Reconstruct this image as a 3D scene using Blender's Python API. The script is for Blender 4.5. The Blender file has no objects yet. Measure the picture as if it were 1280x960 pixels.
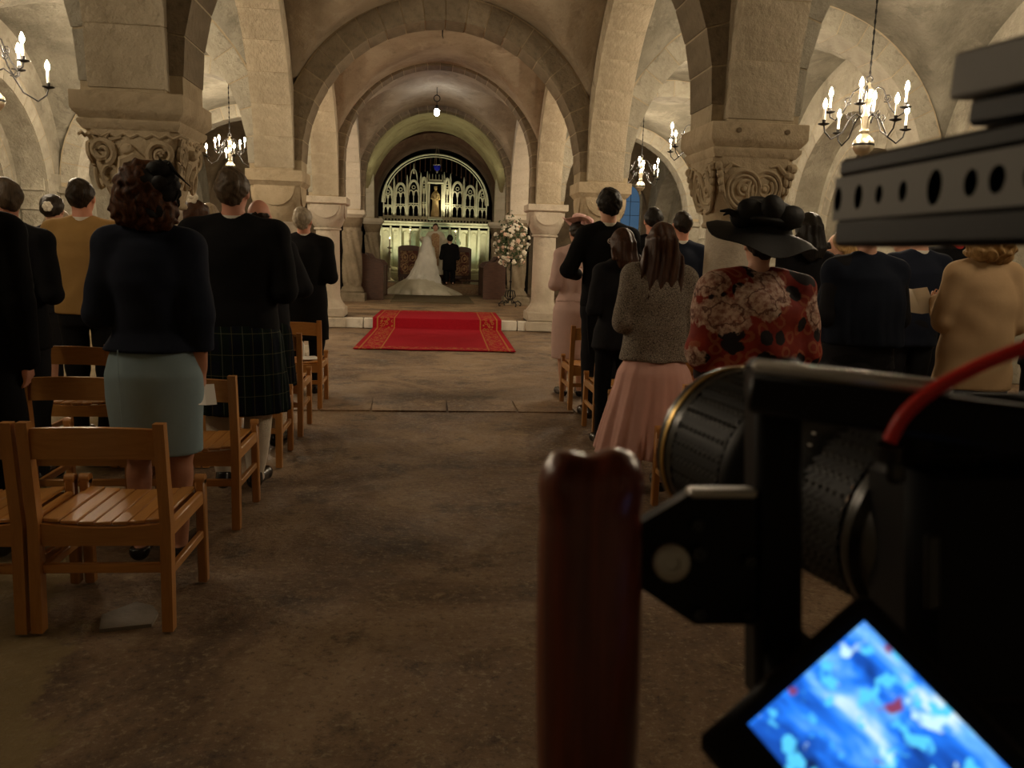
import bpy, math, random
import numpy as np
from mathutils import Matrix, Vector, Euler
random.seed(7); np.random.seed(7)
PI = math.pi
scene = bpy.context.scene
COL = scene.collection

# ------------------------------------------------------------ camera
CAM = np.array([-.156, 0.0, 1.3446])
PITCH, YAW, ROLL, FPX = .1623, .1075, .0303, 1000.0
_cy, _sy, _cp, _sp = math.cos(YAW), math.sin(YAW), math.cos(PITCH), math.sin(PITCH)
CF = np.array([_sy*_cp, _cy*_cp, -_sp]); _R = np.array([_cy, -_sy, 0.0]); _U = np.cross(_R, CF)
CR = math.cos(ROLL)*_R + math.sin(ROLL)*_U
CU = -math.sin(ROLL)*_R + math.cos(ROLL)*_U
cam_data = bpy.data.cameras.new('camera')
cam = bpy.data.objects.new('camera', cam_data); COL.objects.link(cam)
cam.matrix_world = Matrix(((CR[0], CU[0], -CF[0], CAM[0]), (CR[1], CU[1], -CF[1], CAM[1]), (CR[2], CU[2], -CF[2], CAM[2]), (0, 0, 0, 1)))
cam_data.sensor_width = 36; cam_data.lens = FPX*36/1280
cam_data.clip_start = .02; cam_data.clip_end = 200
cam_data.dof.use_dof = True; cam_data.dof.focus_distance = 9.0; cam_data.dof.aperture_fstop = 11.5
scene.camera = cam

# ------------------------------------------------------------ world, light, exposure
world = bpy.data.worlds.new('world'); scene.world = world; world.use_nodes = True
world.node_tree.nodes['Background'].inputs[0].default_value = (.02, .03, .06, 1)
world.node_tree.nodes['Background'].inputs[1].default_value = .3
scene.view_settings.view_transform = 'Standard'; scene.view_settings.look = 'None'
scene.view_settings.gamma = 1.0; scene.view_settings.use_curve_mapping = False
scene.view_settings.exposure = 0.12
scene.cycles.sample_clamp_indirect = 6.0
BULB_E = 950.0                      # radiance of a candle bulb
BULB_C = (1.0, .805, .57)

def lamp(name, kind, loc, energy, color, size=.1, target=None, spot=None, blend=.6):
    l = bpy.data.lights.new(name, kind); l.energy = energy; l.color = color
    if kind == 'AREA': l.size = size
    else: l.shadow_soft_size = size
    if kind == 'SPOT': l.spot_size = spot; l.spot_blend = blend
    o = bpy.data.objects.new(name, l); COL.objects.link(o); o.location = loc
    if target is not None:
        o.rotation_euler = (Vector(target)-Vector(loc)).to_track_quat('-Z', 'Y').to_euler()
    return o
# floodlights standing on the sanctuary floor behind the altar, aimed up at the carved screen
for _x, _e in ((-1.05, 2.5), (-.25, 11), (.45, 11), (1.2, 2.5)):
    lamp('altar_floodlight', 'SPOT', (_x, 25.30, 1.0), _e, (.70, 1.0, .70), .06, (_x*.9, 25.66, 1.75), 2.7, .8)
for _x in (-1.55, 1.6):
    lamp('screen_floodlight', 'SPOT', (_x, 24.2, .65), 150, (1.0, .97, .66), .05, (_x*.25, 25.7, 2.9), 1.5, .8)
lamp('niche_spotlight', 'SPOT', (.5, 25.1, 2.55), 30, (1.0, .93, .65), .03, (.36, 25.7, 2.9), 1.2, .6)
lamp('vault_uplight', 'SPOT', (-1.5, 20.6, 1.7), 75, (1.0, .98, .62), .05, (.5, 21.6, 4.6), 2.0, .8)
lamp('vault_uplight', 'SPOT', (1.5, 20.6, 1.7), 75, (1.0, .98, .62), .05, (-.5, 21.6, 4.6), 2.0, .8)

# ------------------------------------------------------------ material helpers
MATS = {}
class NT:
    def __init__(s, name):
        s.m = bpy.data.materials.new(name); s.m.use_nodes = True
        s.t = s.m.node_tree; s.b = s.t.nodes['Principled BSDF']; MATS[name] = s.m
        s._tc = None
    def n(s, kind, **kw):
        nd = s.t.nodes.new(kind)
        for k, v in kw.items():
            if k.startswith('i_'):
                key = k[2:]; key = int(key) if key.isdigit() else key.replace('_', ' ')
                if hasattr(v, 'links') or isinstance(v, bpy.types.NodeSocket): s.t.links.new(v, nd.inputs[key])
                else: nd.inputs[key].default_value = v
            else: setattr(nd, k, v)
        return nd
    def tc(s, out='Object', scale=(1, 1, 1), rot=(0, 0, 0)):
        if s._tc is None: s._tc = s.t.nodes.new('ShaderNodeTexCoord')
        if scale == (1, 1, 1) and rot == (0, 0, 0): return s._tc.outputs[out]
        mp = s.t.nodes.new('ShaderNodeMapping'); mp.inputs['Scale'].default_value = scale; mp.inputs['Rotation'].default_value = rot
        s.t.links.new(s._tc.outputs[out], mp.inputs['Vector']); return mp.outputs[0]
    def noise(s, vec, scale, detail=4, rough=.55, dist=0):
        nd = s.n('ShaderNodeTexNoise', i_Vector=vec, i_Scale=scale, i_Detail=detail, i_Roughness=rough, i_Distortion=dist)
        return nd.outputs['Fac']
    def ramp(s, fac, stops):
        nd = s.n('ShaderNodeValToRGB', i_Fac=fac); e = nd.color_ramp.elements
        while len(e) < len(stops): e.new(.5)
        for el, (p, c) in zip(e, stops):
            el.position = p; el.color = c if len(c) == 4 else (*c, 1)
        return nd.outputs['Color']
    def step(s, fac, a, b): return s.ramp(fac, [(a, (0, 0, 0)), (b, (1, 1, 1))] if a < b else [(b, (1, 1, 1)), (a, (0, 0, 0))])
    def mix(s, fac, a, b, mode='MIX'):
        nd = s.t.nodes.new('ShaderNodeMix'); nd.data_type = 'RGBA'; nd.blend_type = mode
        for sock, v in ((nd.inputs[0], fac), (nd.inputs[6], a), (nd.inputs[7], b)):
            if isinstance(v, bpy.types.NodeSocket): s.t.links.new(v, sock)
            elif isinstance(v, (int, float)): sock.default_value = v
            else: sock.default_value = v if len(v) == 4 else (*v, 1)
        return nd.outputs[2]
    def math(s, op, a, b=0.0, c=0.0):
        nd = s.t.nodes.new('ShaderNodeMath'); nd.operation = op
        for i, v in enumerate((a, b, c)):
            if isinstance(v, bpy.types.NodeSocket): s.t.links.new(v, nd.inputs[i])
            else: nd.inputs[i].default_value = v
        return nd.outputs[0]
    def xyz(s, vec):
        nd = s.n('ShaderNodeSeparateXYZ', i_0=vec); return nd.outputs
    def base(s, col):
        if isinstance(col, bpy.types.NodeSocket): s.t.links.new(col, s.b.inputs['Base Color'])
        else: s.b.inputs['Base Color'].default_value = col if len(col) == 4 else (*col, 1)
    def set(s, **kw):
        for k, v in kw.items():
            k = k.replace('_', ' ')
            if isinstance(v, bpy.types.NodeSocket): s.t.links.new(v, s.b.inputs[k])
            else: s.b.inputs[k].default_value = v
    def bump(s, h, strength=.3, dist=.02):
        nd = s.n('ShaderNodeBump', i_Height=h, i_Strength=strength, i_Distance=dist)
        s.t.links.new(nd.outputs[0], s.b.inputs['Normal'])

def simple(name, c1, c2=None, scale=4, rough=.6, metal=0., spec=.5, bump=0., bscale=40, stretch=(1, 1, 1), rnd=0., coat=0., lo=.35, hi=.65, sheen=0.):
    k = NT(name)
    v = k.tc('Object', stretch)
    col = c1
    if c2 is not None: col = k.ramp(k.noise(v, scale, 6, .6), [(lo, c1), (hi, c2)])
    if rnd:
        oi = k.n('ShaderNodeObjectInfo').outputs['Random']
        f = k.math('MULTIPLY_ADD', oi, 2*rnd, 1-rnd)
        cc = k.n('ShaderNodeCombineColor', i_0=f, i_1=f, i_2=f).outputs[0]
        col = k.mix(1.0, col, cc, 'MULTIPLY')
    k.base(col); k.set(Roughness=rough, Metallic=metal)
    k.b.inputs['Specular IOR Level'].default_value = spec
    if coat: k.b.inputs['Coat Weight'].default_value = coat; k.b.inputs['Coat Roughness'].default_value = .15
    if sheen: k.b.inputs['Sheen Weight'].default_value = sheen
    if bump: k.bump(k.noise(v, bscale, 5, .6), bump, .01)
    return k.m

def stone(name, c1, c2, c3, scale=1.2, rnd=.12, bump=.5, rough=.85):
    k = NT(name); v = k.tc('Object')
    oi = k.n('ShaderNodeObjectInfo').outputs['Random']
    big = k.noise(v, scale, 5, .6, .4); fine = k.noise(v, 22, 6, .65)
    col = k.ramp(big, [(.3, c1), (.5, c2), (.72, c3)])
    col = k.mix(k.math('MULTIPLY', k.step(k.noise(v, 3.1, 8, .7), .56, .66), .5), col, tuple(x*.55 for x in c1))
    col = k.mix(k.math('MULTIPLY', k.step(k.noise(v, 1.6, 9, .72, .6), .54, .60), .45), col, tuple(min(1, x*1.18) for x in c3))
    col = k.mix(k.math('MULTIPLY', k.step(k.noise(v, 7.5, 8, .75), .58, .66), .4), col, tuple(x*.7 for x in c1))
    col = k.mix(k.math('MULTIPLY', fine, .35), col, tuple(min(1, x*1.15) for x in c3))
    f = k.math('MULTIPLY_ADD', oi, 2*rnd, 1-rnd)
    col = k.mix(1.0, col, k.n('ShaderNodeCombineColor', i_0=f, i_1=f, i_2=k.math('MULTIPLY', f, .98)).outputs[0], 'MULTIPLY')
    k.base(col); k.set(Roughness=rough); k.b.inputs['Specular IOR Level'].default_value = .2
    k.bump(k.math('ADD', fine, k.math('MULTIPLY', k.noise(v, 6, 6, .6), 1.5)), bump, .02)
    return k.m

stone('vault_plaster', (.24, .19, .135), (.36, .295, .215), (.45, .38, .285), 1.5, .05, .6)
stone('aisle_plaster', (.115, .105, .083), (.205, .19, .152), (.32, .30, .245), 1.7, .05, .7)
stone('pale_stone', (.31, .255, .175), (.45, .38, .275), (.56, .49, .375), 2.6, .07, .8)
stone('brown_shaded_stone', (.14, .11, .075), (.21, .17, .115), (.30, .245, .175), 3.0, .16, .7)  # brown of the spiral shafts; on nave arches it puts shade into the colour
stone('column_stone', (.40, .345, .27), (.50, .44, .355), (.58, .52, .435), 2.0, .06, .4)
stone('capital_stone', (.36, .28, .18), (.46, .37, .25), (.54, .45, .32), 3.5, .05, .6)
stone('mortar', (.34, .27, .175), (.42, .345, .235), (.48, .40, .28), 2.0, .05, .5)
stone('dark_shaded_stone', (.11, .08, .05), (.16, .12, .08), (.22, .17, .11), 2.0, .1, .5)  # dark carved stone; at the aisle ends its darkness is painted shade
stone('painted_vault', (.17, .11, .055), (.31, .25, .14), (.37, .31, .19), 1.1, .05, .8)
stone('red_ring', (.05, .022, .016), (.08, .038, .026), (.12, .07, .05), 2.4, .05, .3)
stone('wall_stone', (.20, .18, .14), (.32, .295, .235), (.45, .42, .35), 1.9, .08, .9)
stone('white_riser', (.62, .58, .50), (.72, .68, .60), (.78, .74, .66), 5, .05, .4)
stone('screen_stone', (.50, .47, .34), (.62, .58, .42), (.70, .66, .5), 3, .08, .3)
simple('gold_statue', (.45, .30, .12), (.62, .46, .22), 9, .45, .5)
simple('chapel_shade_black', (.012, .010, .008), rough=.95, spec=.1)  # near-black that paints in the shade inside the chapel
simple('iron', (.012, .011, .010), rough=.5, metal=.6)
simple('brass', (.62, .55, .40), (.70, .63, .48), 6, .34, .9)
simple('candle_white', (.85, .80, .68), rough=.5)
simple('black_cloth', (.0055, .0055, .0065), (.008, .008, .009), 3, .9, spec=.12, bump=.2, bscale=9)
simple('charcoal_cloth', (.010, .010, .012), (.014, .014, .017), 3, .9, spec=.15, bump=.2, bscale=9)
simple('navy_cloth', (.009, .012, .023), (.013, .017, .031), 3, .9, spec=.15, bump=.25, bscale=12)
simple('navy_shawl', (.006, .009, .018), (.010, .014, .026), 3, .9, spec=.15, bump=.25, bscale=8)
simple('mustard_cloth', (.30, .18, .062), (.36, .22, .082), 3, .9, spec=.1, bump=.35, bscale=9)
simple('camel_cloth', (.42, .285, .16), (.48, .33, .19), 3, .9, spec=.1, bump=.35, bscale=8)
simple('grey_cloth', (.085, .095, .11), (.11, .12, .135), 3, .9, spec=.1, bump=.2)
simple('blue_skirt_cloth', (.205, .285, .32), (.24, .325, .36), 3, .85, spec=.15, bump=.25, bscale=9)
simple('pink_cloth', (.56, .32, .27), (.62, .36, .31), 4, .85, spec=.15, bump=.2, bscale=14)
simple('pale_pink_cloth', (.56, .39, .35), (.62, .44, .40), 4, .85, spec=.15, bump=.2)
simple('white_cloth', (.72, .68, .60), rough=.8, spec=.2)
simple('cream_knit', (.55, .47, .36), (.62, .54, .43), 30, .95, bump=.6, bscale=160)
simple('red_collar_cloth', (.5, .03, .03), rough=.8)
simple('veil_white', (.70, .68, .62), (.80, .78, .72), 5, .8, bump=.4, bscale=6)
simple('gown_white', (.66, .62, .50), (.76, .72, .60), 3, .7, bump=.5, bscale=5)
simple('vestment', (.72, .66, .52), (.80, .74, .6), 4, .8)
simple('vestment_band', (.30, .12, .07), (.55, .40, .2), 22, .7)
simple('skin_fair', (.60, .335, .235), (.66, .385, .28), 8, .55, spec=.3)
simple('skin_ruddy', (.56, .255, .17), (.63, .31, .215), 8, .55, spec=.3)
simple('skin_tan', (.42, .19, .115), (.48, .23, .145), 8, .5, spec=.3)
simple('eye_white', (.8, .78, .74), rough=.2)
simple('black_leather', (.006, .006, .006), rough=.22, spec=.6)
simple('pink_petal', (.72, .42, .40), (.80, .55, .52), 12, .7)
simple('white_petal', (.82, .76, .62), (.88, .84, .74), 14, .7)
simple('blush_petal', (.78, .52, .40), (.84, .64, .52), 14, .7)
simple('leaf_green', (.035, .065, .02), (.075, .12, .045), 6, .6)
simple('black_hat_cloth', (.005, .005, .0055), (.010, .010, .011), 5, .6, spec=.35, bump=.35, bscale=14)
simple('dark_wood', (.055, .022, .012), (.10, .042, .022), 6, .5, stretch=(1, 1, 8), bump=.2)
simple('altar_cloth', (.10, .025, .018), (.30, .20, .10), 14, .85, lo=.45, hi=.6)
simple('red_cloth', (.25, .03, .03), rough=.85)
simple('glass_blue', (.015, .02, .45), rough=.1)
simple('paper_white', (.75, .73, .68), rough=.7)
simple('mat_brown', (.10, .075, .035), (.14, .10, .05), 20, .9)
simple('rig_black', (.004, .004, .0045), (.007, .007, .007), 4, .5, spec=.2)
simple('rig_satin', (.012, .012, .012), rough=.28, spec=.6)
simple('rig_grey', (.125, .12, .11), (.15, .145, .13), 6, .6, metal=.2)
simple('rig_silver', (.60, .59, .56), rough=.3, metal=.35)
simple('rig_gold', (.60, .42, .16), rough=.3, metal=1.0)
simple('rubber_ribbed', (.022, .022, .021), rough=.55)
simple('cable_red', (.75, .03, .025), rough=.35)
simple('lens_glass', (.004, .004, .008), rough=.05, spec=.8)
simple('blue_window_glass', (.02, .035, .06), rough=.15)

def emit(name, col, strength):
    k = NT(name); k.base((0, 0, 0)); k.set(Emission_Color=(*col, 1), Emission_Strength=strength); return k.m
emit('bulb_glow', BULB_C, BULB_E); emit('bulb_glow_low', BULB_C, BULB_E*.5)
emit('pendant_glow', (.9, .95, 1.0), 75)
emit('dusk_sky_glow', (.10, .24, .42), .28)
emit('candle_flame', (1.0, .55, .2), 60)

def hairmat(name, c1, c2, rough=.45, st=(60, 60, 4)):
    k = NT(name); v = k.tc('Object', st)
    n = k.noise(v, 1.0, 4, .6, .8)
    k.base(k.ramp(n, [(.35, c1), (.65, c2)])); k.set(Roughness=rough); k.b.inputs['Specular IOR Level'].default_value = .18
    k.bump(n, .45, .01); return k.m
hairmat('hair_black', (.006, .005, .004), (.014, .011, .009))
hairmat('hair_dark', (.012, .008, .005), (.028, .018, .011))
hairmat('hair_brown', (.03, .013, .007), (.07, .03, .015))
hairmat('hair_chestnut', (.022, .009, .005), (.105, .040, .016), .6, (55, 55, 22))
hairmat('hair_greybrown', (.05, .035, .022), (.12, .085, .055))
hairmat('hair_grey', (.20, .16, .11), (.42, .36, .27))
hairmat('hair_blonde', (.22, .125, .045), (.50, .32, .14), .5, (26, 26, 10))
hairmat('hair_ash', (.20, .15, .09), (.34, .27, .18))

def wood(name, c1, c2, rough=.35, sc=(30, 3, 30), coat=.2, bump=.08):
    k = NT(name); v = k.tc('Object', sc)
    n = k.noise(v, 1.4, 6, .6, 1.2); f = k.noise(k.tc('Object', tuple(x*5 for x in sc)), 1.5, 3, .5)
    col = k.ramp(n, [(.3, c1), (.7, c2)]); col = k.mix(k.math('MULTIPLY', f, .3), col, tuple(x*.6 for x in c1))
    oi = k.n('ShaderNodeObjectInfo').outputs['Random']; g = k.math('MULTIPLY_ADD', oi, .24, .88)
    col = k.mix(1.0, col, k.n('ShaderNodeCombineColor', i_0=g, i_1=g, i_2=g).outputs[0], 'MULTIPLY')
    k.base(col); k.set(Roughness=rough); k.b.inputs['Coat Weight'].default_value = coat; k.b.inputs['Coat Roughness'].default_value = .25
    k.bump(f, bump, .005); return k.m
wood('chair_wood_y', (.45, .20, .048), (.58, .275, .075), sc=(26, 2.2, 26))
wood('chair_wood_z', (.42, .18, .044), (.55, .255, .07), sc=(26, 26, 2.2))
wood('chair_wood_x', (.44, .19, .046), (.56, .265, .072), sc=(2.2, 26, 26))
wood('grip_wood', (.10, .019, .011), (.30, .062, .03), .32, (60, 60, 5), .25, .05)

def _tartan():
    k = NT('tartan_cloth'); x, y, z = k.xyz(k.tc('Object'))
    def band(c, per, off, w):
        f = k.math('FRACT', k.math('MULTIPLY_ADD', c, 1/per, off)); return k.math('LESS_THAN', f, w)
    u = k.math('ADD', x, k.math('MULTIPLY', y, .35))
    col = k.mix(band(u, .11, .1, .45), (.005, .006, .012), (.0045, .009, .0065))
    col = k.mix(k.math('MULTIPLY', band(z, .11, .3, .45), .5), col, (.004, .009, .0065))
    col = k.mix(k.math('MULTIPLY', band(u, .11, .0, .035), .7), col, (.08, .09, .075))
    col = k.mix(k.math('MULTIPLY', band(z, .11, .0, .035), .6), col, (.09, .09, .05))
    col = k.mix(k.math('MULTIPLY', band(u, .11, .52, .03), .5), col, (.10, .09, .03))
    k.base(col); k.set(Roughness=.9); k.b.inputs['Specular IOR Level'].default_value = .1
_tartan()
def _tweed():
    k = NT('tweed_cloth'); v = k.tc('Object')
    a = k.noise(k.tc('Object', (1, 1, 2.0)), 170, 3, .75); b = k.noise(v, 120, 2, .6)
    col = k.ramp(a, [(.36, (.05, .04, .03)), (.50, (.20, .16, .12)), (.62, (.46, .40, .32))])
    col = k.mix(k.step(b, .58, .64), col, (.05, .035, .03))
    k.base(col); k.set(Roughness=.9); k.bump(a, .8, .01)
_tweed()
def _floral():
    k = NT('floral_cloth'); v = k.tc('Object'); x, y, z = k.xyz(v)
    wob = k.n('ShaderNodeTexNoise', i_Vector=v, i_Scale=24.0, i_Detail=3.0).outputs['Color']
    flat = k.n('ShaderNodeCombineXYZ', i_0=k.math('MULTIPLY_ADD', y, .6, x), i_1=z, i_2=0.0).outputs[0]
    wv = k.n('ShaderNodeVectorMath', operation='MULTIPLY_ADD', i_0=wob, i_1=(.03, .03, .03), i_2=flat).outputs[0]
    def vor(scale, seed):
        sh = k.n('ShaderNodeVectorMath', operation='ADD', i_0=wv, i_1=(seed, seed*1.7, 0)).outputs[0]
        nd = k.n('ShaderNodeTexVoronoi', i_Vector=sh, i_Scale=scale); nd.voronoi_dimensions = '2D'; return nd.outputs['Distance']
    col = k.ramp(k.noise(v, 7, 4, .6), [(.35, (.16, .014, .010)), (.65, (.30, .036, .018))])
    ring = vor(13, 3.1); col = k.mix(k.math('MULTIPLY', k.step(k.math('ABSOLUTE', k.math('SUBTRACT', ring, .26)), .10, .05), .6), col, (.36, .13, .06))
    col = k.mix(k.step(vor(9, 1.3), .30, .25), col, (.014, .009, .010))
    fl = vor(4.3, 0.37); pet = k.noise(v, 30, 2, .5)
    f2 = k.math('MULTIPLY_ADD', pet, .30, fl)
    m = k.step(f2, .50, .46)
    petal = k.ramp(k.noise(v, 44, 3, .6), [(.38, (.30, .15, .11)), (.6, (.66, .48, .38))])
    col = k.mix(k.math('MULTIPLY', m, .85), col, petal)
    col = k.mix(k.math('MULTIPLY', k.step(k.math('ABSOLUTE', k.math('SUBTRACT', f2, .36)), .03, .01), .8), col, (.10, .03, .02))
    k.base(col); k.set(Roughness=.75); k.b.inputs['Specular IOR Level'].default_value = .2; k.bump(k.noise(v, 10, 3, .5), .3, .02)
_floral()
def _carpet():
    k = NT('carpet_red'); v = k.tc('Object'); x, y, z = k.xyz(v)
    red = k.ramp(k.noise(v, 60, 4, .7), [(.3, (.27, .006, .014)), (.7, (.38, .012, .024))])
    ax = k.math('ABSOLUTE', x)
    w = k.n('ShaderNodeTexVoronoi', i_Vector=k.tc('Object', (1, .8, 1)), i_Scale=17.0).outputs['Distance']
    motif = k.step(k.math('ABSOLUTE', k.math('SUBTRACT', w, .36)), .12, .06)
    gold = (.42, .24, .06)
    inb = k.math('MULTIPLY', k.math('GREATER_THAN', ax, .76), k.math('LESS_THAN', ax, .98))
    line = k.math('ADD', k.math('COMPARE', ax, .735, .010), k.math('COMPARE', ax, 1.02, .012))
    d1 = k.math('MULTIPLY', k.math('LESS_THAN', y, .30), k.math('GREATER_THAN', y, .07))
    d2 = k.math('MULTIPLY', k.math('GREATER_THAN', y, 4.5), k.math('LESS_THAN', y, 4.72))
    f = k.math('MAXIMUM', k.math('MULTIPLY', k.math('MAXIMUM', inb, k.math('MAXIMUM', d1, d2)), motif), line)
    k.base(k.mix(k.math('MULTIPLY', f, .62), red, gold)); k.set(Roughness=.95); k.b.inputs['Specular IOR Level'].default_value = .1
    k.bump(k.noise(v, 220, 2, .6), .4, .005)
_carpet()
def _floor(name, dark=1.0, patch=False):
    k = NT(name); v = k.tc('Object'); x, y, z = k.xyz(v)
    a = k.noise(v, .8, 8, .68, .8); b = k.noise(v, 4.5, 8, .75, .6); c = k.noise(v, 38, 6, .75)
    s = lambda t: tuple(q*dark for q in t)
    col = k.ramp(a, [(.38, s((.12, .073, .041))), (.49, s((.22, .14, .082))), (.60, s((.33, .225, .135)))])
    col = k.mix(k.math('MULTIPLY', k.step(b, .57, .66), .75), col, s((.38, .285, .18)))
    col = k.mix(k.math('MULTIPLY', k.step(k.noise(v, 1.9, 8, .74), .53, .62), .75), col, s((.075, .048, .03)))
    col = k.mix(k.math('MULTIPLY', k.step(k.noise(k.tc('Object', (1.6, 1, 1)), 7, 9, .8), .60, .66), .8), col, s((.36, .29, .19)))
    col = k.mix(k.math('MULTIPLY', k.step(c, .55, .62), .55), col, s((.42, .34, .22)))
    col = k.mix(k.math('MULTIPLY', k.step(c, .44, .36), .6), col, s((.04, .026, .018)))
    if patch:      # old yellowish screed left of the aisle
        n = k.noise(v, 3.5, 6, .7)
        e = k.math('SUBTRACT', k.math('MULTIPLY_ADD', n, .7, k.math('MULTIPLY_ADD', y, .33, -.55)), k.math('MULTIPLY', k.math('ADD', x, 2.0), -1.0))
        col = k.mix(k.math('MULTIPLY', k.step(k.math('MULTIPLY', e, .3), .40, .38), .7), col, (.27, .20, .085))
    k.base(col); k.set(Roughness=k.ramp(b, [(.3, (.36,)*3), (.7, (.75,)*3)])); k.b.inputs['Specular IOR Level'].default_value = .35
    k.bump(k.math('ADD', k.math('MULTIPLY', b, 3.0), k.math('MULTIPLY', c, 1.3)), .7, .015)
_floor('floor_stone', 1.0, True)
_floor('chancel_stone', 1.15)
_floor('slab_stone', 1.25)
simple('floor_patch', (.17, .145, .11), (.24, .20, .155), 8, .6, bump=.3)
simple('floor_patch_yellow', (.26, .20, .09), (.36, .28, .13), 6, .8, bump=.4)
def _screen():
    k = NT('monitor_picture'); v = k.tc('Object', (60, 30, 1)); w = k.tc('Object', (130, 130, 1))
    a = k.noise(v, 1.0, 3, .6, .4); b = k.noise(w, .9, 2, .5)
    col = k.ramp(a, [(.30, (.005, .015, .06)), (.42, (.01, .09, .5)), (.50, (.02, .22, 1.0)), (.58, (.15, .48, 1.0)), (.68, (.70, .90, 1.0))])
    col = k.mix(k.step(b, .56, .62), col, (.10, .62, 1.0))
    col = k.mix(k.step(k.noise(w, .55, 3, .6), .60, .66), col, (.60, .92, 1.0))
    col = k.mix(k.step(k.noise(k.tc('Object', (90, 90, 1), (0, 0, .6)), .8, 2, .5), .66, .71), col, (.25, .05, .12))
    k.base((0, 0, 0)); k.set(Emission_Color=col, Emission_Strength=1.05, Roughness=.3)
_screen()

# ------------------------------------------------------------ mesh helpers
def link_mesh(name, verts, faces, mat, parent=None, smooth=True):
    me = bpy.data.meshes.new(name)
    if isinstance(faces, np.ndarray):
        verts = np.asarray(verts, np.float32); n, k = faces.shape
        me.vertices.add(len(verts)); me.vertices.foreach_set('co', verts.ravel())
        me.loops.add(n*k); me.loops.foreach_set('vertex_index', faces.astype(np.int32).ravel())
        me.polygons.add(n); me.polygons.foreach_set('loop_start', np.arange(0, n*k, k, dtype=np.int32))
        me.update(calc_edges=True)
    else:
        me.from_pydata([tuple(map(float, v)) for v in verts], [], faces)
    me.materials.append(MATS[mat])
    o = bpy.data.objects.new(name, me); COL.objects.link(o)
    if parent is not None: o.parent = parent
    if smooth is True: me.polygons.foreach_set('use_smooth', [True]*len(me.polygons))
    me.update()
    if smooth == 'auto':
        me.polygons.foreach_set('use_smooth', [True]*len(me.polygons))
        me.set_sharp_from_angle(angle=math.radians(38))
    return o

def rotm(rx=0, ry=0, rz=0): return np.array(Euler((rx, ry, rz)).to_matrix())

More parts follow.
